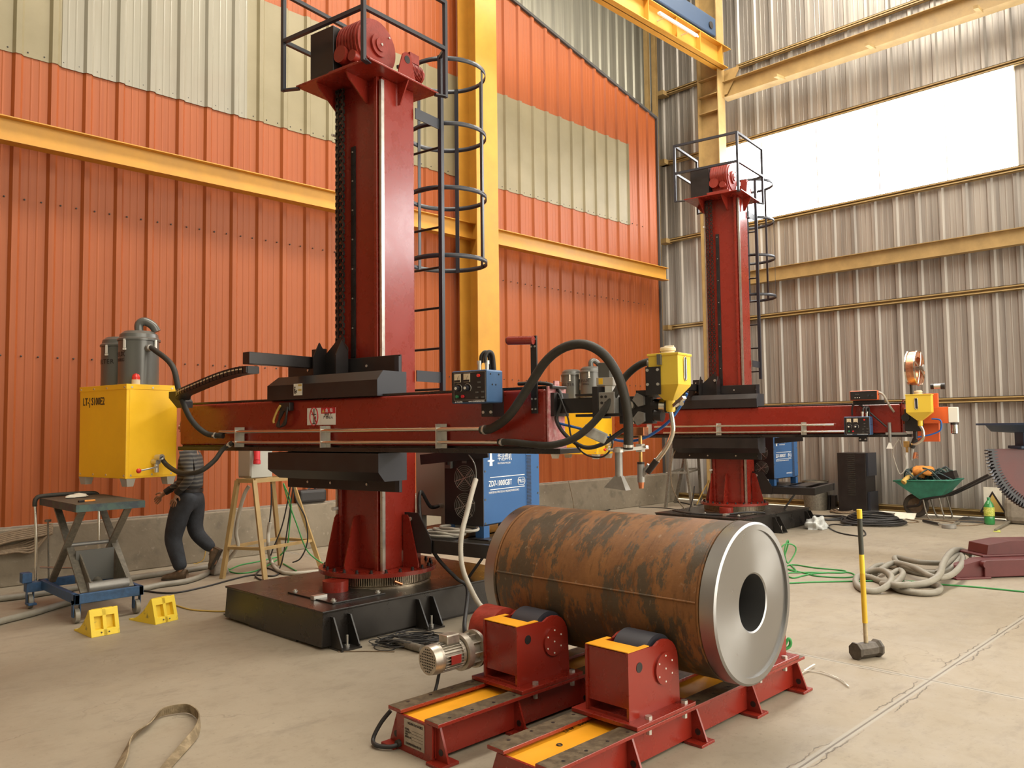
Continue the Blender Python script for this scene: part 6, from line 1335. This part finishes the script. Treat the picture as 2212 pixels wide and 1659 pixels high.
# coils and clutter
def coil(name, label, c, R0, R1, r, n, m, h=.0, cat='cable'):
    b = MB(); random.seed(hash(name) % 97 if 0 else 13)
    for i in range(n):
        rr = R0+(R1-R0)*random.random(); zz = r+h*random.random()**1.3; ph = random.uniform(0, 6)
        b.tube([Vector((c.x+(rr+.015*math.sin(3*a+ph))*cos(a)+random.uniform(-.01, .01), c.y+(rr+.015*cos(2*a+ph))*sin(a), zz+.01*math.sin(2*a+ph)+.01)) for a in [2*pi*k/14 for k in range(14)]], r, 6, True, sub=3)
    o = b.build(name, m); tag(o, label, cat); return o
c = G(1886, 1131); coil('cable_coil', 'large coil of black cable lying on the floor near the wheelbarrow', c, .30, .50, .013, 20, 'cable', .13)
coil('rope_coil', 'small coil of brown rope on the floor beside the tall black cabinet', G(1822, 1108), .12, .27, .012, 6, 'brown_rope', .04, 'rope')
coil('cable_coil', 'flat loops of black cable behind the white plastic bag', G(1785, 1121), .2, .42, .011, 5, 'cable', .03)
flat_cable('black_cable', 'black cable end looping on the floor left of the big coil', [(1862, 1124), (1840, 1136), (1800, 1134), (1790, 1140), (1812, 1152), (1850, 1159), (1868, 1158), (1868, 1150), (1856, 1140)], .010, 'cable')
flat_cable('brown_wire', 'thin brown wire scribbled on the floor before the wheelbarrow', [(1932, 1124), (1960, 1130), (1985, 1128), (1950, 1120), (2000, 1123), (2060, 1130), (2040, 1136), (2100, 1136), (2130, 1130), (2090, 1126), (2020, 1124)], .008, 'brown_rope')
flat_cable('black_cable', 'black cable on the floor between the corner and the farther base', [(1290, 1115), (1330, 1098), (1400, 1090), (1450, 1084), (1500, 1092), (1520, 1090), (1560, 1080)], .013, 'cable')
flat_cable('black_cable', 'thin black cable crossing the floor before the farther base', [(1380, 1096), (1430, 1098), (1470, 1102), (1520, 1108), (1580, 1118)], .008, 'cable')
flat_cable('floor_hose', 'grey hose curving along the plinth foot into the corner', [(1165, 1130), (1260, 1108), (1340, 1098), (1400, 1087), (1440, 1078), (1470, 1070), (1480, 1058)], .03, 'grey_hose', 'hose')
c = G(1764, 1142); b = MB(); b.ball((0, 0, 0), 1, 26, 14, (.20, .15, .17), z0=-.05); random.seed(9)
b.v = [tuple(Vector((v[0], v[1], v[2]))*(1+.16*math.sin(v[0]*47+v[2]*31)+.14*math.sin(v[1]*53-v[0]*29)+random.uniform(-.04, .04))+c) for v in b.v]; b.v = [(v[0], v[1], max(v[2], .002)) for v in b.v]
o = b.build('plastic_bag', 'plastic'); tag(o, 'crumpled white plastic bag on the floor beside the farther black base', 'bag')
t = thing('ratchet_wrench', 'ratchet binder with black handle lying on the floor near the coil', 'tool', tuple(G(2030, 1140)), 0)
P0 = G(2030, 1140); a = G(1995, 1129)-P0; e = G(2072, 1133)-P0; c2 = G(2050, 1141)-P0
MB().tube([a+Z*.03, a.lerp(c2, .6)+Z*.03], .022, 10).build('grip', 'black', t); MB().tube([a.lerp(c2, .6)+Z*.03, c2+Z*.03], .014, 8).build('shank', 'zinc', t)
MB().cyl(c2+Z*.005, c2+Z*.055, .10, n=24).build('ratchet_head', 'grey_metal', t, .01); MB().tube([c2+Z*.03, e+Z*.03], .02, 8).build('drive_shaft', 'scissor_steel', t)
c = G(1955, 1121); b = MB(); d = Vector((.1, -1, 0)).normalized(); b.obox(c+Z*.052, d*.32, Vector((.03, 0, 0)), Vector((.10, 0, .09))); tag(b.build('paper_sheet', 'paper'), 'pale board leaning in front of the wheelbarrow wheel', 'board')
c = G(2138, 1133); t = thing('soda_bottle', 'green plastic soda bottle standing on the floor before the warning board', 'bottle', (c.x, c.y, 0)); t.scale = (.78, .78, .76)
MB().lathe([(0, 0), (.085, 0), (.095, .03), (.095, .14), (.088, .16), (.095, .18), (.095, .36), (.075, .43), (.030, .50), (.028, .53), (0, .53)], n=28).build('body', 'bottle_green', t); MB().lathe([(.097, .18), (.097, .36)], n=28).build('label', 'bottle_label', t); MB().cyl((0, 0, .53), (0, 0, .56), .033, n=16).build('cap', 'push_green', t)
# warning board on the wall
def pw(x, y): return onX(x, y, 14.9)
a = pw(2124, 1052); c = pw(2165, 1105); t = thing('warning_board', 'pale warning board with a yellow triangle leaning on the grey wall', 'sign', (14.9, a.y, 0)); wy, zt, zb = c.y-a.y, a.z, max(c.z, .12)
o = MB().box(0, .02, wy, 0, zb, zt).build('board', 'paper', t); cy_ = wy/2; hh = zt-.42
MB().prism([(-.20, 0), (.20, 0), (0, .36)], (-.004, cy_, hh), (0, -1, 0), Z, (.003, 0, 0)).build('triangle_border', 'letter_black', o)
MB().prism([(-.155, .022), (.155, .022), (0, .305)], (-.008, cy_, hh), (0, -1, 0), Z, (.003, 0, 0)).build('triangle_field', 'warn_yellow', o)
b = MB()
for i in range(3): b.box(-.005, -.003, cy_-.17, cy_+.17, hh-.06-i*.05, hh-.045-i*.05)
b.each('line', 'canister', o, 1)
# thin rod hanging from the wall rail
t = thing('bent_rod', 'thin bent steel rod standing upright left of the toothed segment', 'rod', (0, 0, 0))
p = G(2112, 1112); MB().tube([Vector((p.x-.5, p.y, .01)), onX(2108, 990, p.x-.5), onX(2124, 983, p.x-.5)], .012, 8).build('bar', 'zinc', t)
# mat and roll on the floor by the wall
o = MB().add([G(2062, 1128), G(2130, 1131), G(2128, 1118), G(2082, 1116)], [(0, 1, 2, 3)]).build('floor_mat', 'mat_dark'); o.location.z = .006; sl = o.modifiers.new('thickness', 'SOLIDIFY'); sl.thickness = .01; tag(o, 'dark flat mat on the floor left of the green bottle', 'mat')
P0 = G(2185, 1128); d = (G(2260, 1128)-G(2185, 1128)).normalized(); o = MB().cyl(P0+Z*.11, P0+d*1.0+Z*.11, .11, n=24).build('cloth_roll', 'plastic'); tag(o, 'grey wrapped roll lying on the floor right of the green bottle', 'roll')
o = MB().cyl(G(2150, 1148)+Z*.02, G(2200, 1122)+Z*.05, .018, n=12).build('dusty_pipe', 'scissor_steel'); tag(o, 'thin dusty pipe on the floor before the grey roll', 'pipe')
for k, (x, y) in enumerate(((2155, 1146), (2164, 1149))): pass
o = MB().add([G(2145, 1149)+Z*.003, G(2162, 1151)+Z*.003, G(2160, 1146)+Z*.012, G(2148, 1145)+Z*.003], [(0, 1, 2, 3)]).build('paper_scrap', 'bottle_label'); tag(o, 'tiny yellow paper scrap on the floor below the green bottle', 'paper')
p = onX(2165, 1085, 14.7); o = MB().box(14.5, 15.0, p.y-.75, p.y-.05, .0, .45).build('sack', 'stone', None, .12, 3); tag(o, 'dusty brown sack against the wall right of the warning board', 'sack')

# welding positioner (only its left part is in view)
P0 = Vector((9.35, 1.75, 0)); rzp = math.atan2(RH.y, RH.x)+.12
t = thing('welding_positioner', 'dark red welding positioner with toothed tilting segment at the right edge', 'welding machine', P0, rzp)
Rz = Matrix.Rotation(-rzp, 3, 'Z')
def pl(x, y, off=0.): return Rz @ (onV(x, y, P0)-P0)+Vector((0, off, 0))
seg = pl(2262, 968); R0 = (pl(2126, 968)-seg).length
tz = MB(); n = 96; poly = [(0, 0)]
for i in range(n+1): a = pi+pi*i/n; poly.append((R0*.925*cos(a), R0*.925*sin(a)))
tz.prism([p for p in poly if True][1:], seg, (1, 0, 0), Z, (0, .03, 0)); sgm = tz.build('tilting_segment', 'dark_red', t)
g = MB(); n = 62; outer = []
for i in range(n):
    a0 = pi+pi*i/n; 
    for f, r in ((0, .97), (.25, 1.04), (.5, 1.04), (.75, .97)): outer.append((R0*r*cos(a0+f*pi/n), R0*r*sin(a0+f*pi/n)))
inner = [(R0*.90*cos(pi+pi*i/40), R0*.90*sin(pi+pi*i/40)) for i in range(41)]
for i in range(len(outer)-1):
    a = outer[i]; c = outer[i+1]; q = (a[0]*.9/1.0, a[1]*.9/1.0); s_ = (c[0]*.9, c[1]*.9); g.prism([a, c, s_, q], seg+Vector((0, -.012, 0)), (1, 0, 0), Z, (0, .05, 0))
g.build('gear_rack', 'black_blue', sgm)
b = MB()
for x, y in ((2205, 988), (2137, 1008)): q = pl(x, y, -.015); b.cyl(q, q-Vector((0, .012, 0)), .018, n=14)
b.each('bolt', 'zinc', sgm)
dc_ = pl(2330, 912); rt_ = dc_.x-pl(2111, 912).x-.14
b = MB(); b.cyl((dc_.x, dc_.y+.05, dc_.z-.02), (dc_.x, dc_.y+.05, dc_.z+.0), rt_, n=64); b.build('table_disc', 'crane_blue', t, .004)
b = MB(); b.lathe([(rt_*.90, 0), (rt_*.84, -.065), (rt_*.5, -.09), (0, -.09)], (dc_.x, dc_.y+.05, dc_.z-.02), n=48); b.build('table_hub', 'crane_blue', t)
q = pl(2190, 935); b = MB(); b.box(q.x, q.x+1.2, -.06, .06, q.z-.16, q.z+.05); b.box(q.x-.06, q.x+1.2, -.10, .08, seg.z+.002, seg.z+.03); b.build('tilting_frame', 'crane_blue', t, .006)
# base frame on the floor
b = MB(); A0 = Rz @ (G(2128, 1250)-P0); A1 = Rz @ (G(2068, 1240)-P0); h0 = .185
b.hexa([Vector((A0.x, A0.y, .012)), Vector((A0.x+1.6, A0.y, .012)), Vector((A0.x+1.6, A0.y+.22, .012)), Vector((A0.x, A0.y+.22, .012))], [Vector((A0.x, A0.y, h0)), Vector((A0.x+1.6, A0.y, h0)), Vector((A0.x+1.6, A0.y+.22, h0)), Vector((A0.x, A0.y+.22, h0))])
b.prism([(0, .012), (0, h0), (-.26, .13), (-.30, .05), (-.30, .012)], (A0.x, A0.y+.03, 0), (1, 0, 0), Z, (0, .15, 0)); b.box(A0.x-.34, A0.x+.05, A0.y-.03, A0.y+.26, 0, .02); bf = b.build('base_beam', 'dark_red', t, .006)
MB().cyl((A0.x, A0.y-.03, h0-.04), (A0.x, A0.y+.22, h0-.04), .035, n=16).build('pivot', 'dark_red', bf)
q = pl(2135, 1200); b = MB(); b.prism([(0, .0), (.02, .10), (.28, .135), (1.5, .12), (1.5, 0)], (A0.x+.20, A0.y+.22, .205), (1, 0, 0), Z, (0, .3, 0)); b.box(A0.x+.12, A0.x+1.6, A0.y+.18, A0.y+.6, .185, .205); b.box(A0.x+.6, A0.x+1.6, A0.y+.3, A0.y+.7, 0, .2); b.build('drive_housing', 'dark_red', t, .006)
MB().box(A0.x+1.3, A0.x+1.55, A0.y+.1, A0.y+.5, .2, seg.z).build('upright', 'dark_red', t, .01)
# grey trestle ladder by the corner
t = thing('step_ladder', 'grey steel step ladder standing in the corner behind the farther base', 'ladder', (0, 0, 0)); bl = G(1440, 1096); BL = Vector((bl.x, bl.y, 0))
def pt_(x, y, off=0.): p = onV(x, y, BL)+FH*off; return Vector((p.x, p.y, max(p.z, .0)))
tops = [pt_(1455, 958, .1), pt_(1478, 958, .1), pt_(1520, 950, .55), pt_(1500, 950, .55)]
ftp = [pt_(1438, 1096), pt_(1493, 1096, -.1), pt_(1537, 1080, .9), pt_(1478, 1080, .9)]
for p, q in zip(ftp, tops): p.z = 0; MB().bar(p, q, .05, .05).build('leg', 'scissor_steel', t)
for k in (.36, .60): 
    for i, j in ((0, 1), (1, 2), (3, 2), (0, 3)): MB().bar(ftp[i].lerp(tops[i], k+.18), ftp[j].lerp(tops[j], k+.18), .04, .04).build('step', 'scissor_steel', t)
for pts, lb, m_ in (([(1470, 955), (1452, 990), (1450, 1040), (1462, 1075), (1478, 1099)], 'thin tan cable hanging from the step ladder to the farther base', 'brown_rope'), ([(1532, 1038), (1518, 1062), (1505, 1090)], 'yellow cable slanting down beside the farther red column', 'yellow_cable'), ([(1500, 1050), (1497, 1075), (1490, 1098), (1488, 1105)], 'black cable hanging straight at the farther base corner', 'cable')):
    wcable('hanging_cable', lb, pts, .009, m_, Vector((10.6, 7.3, 0)))
o = MB().tube([C2+Vector((-.8, .6, .30)), C2+Vector((-.95, .2, .295)), C2+Vector((-.8, -.25, .295)), C2+Vector((-.5, -.5, .32)), C2+Vector((-.2, -.62, .295))], .013, 8, sub=8).build('black_cable', 'cable'); tag(o, 'black cable lying on top of the farther black base', 'cable')
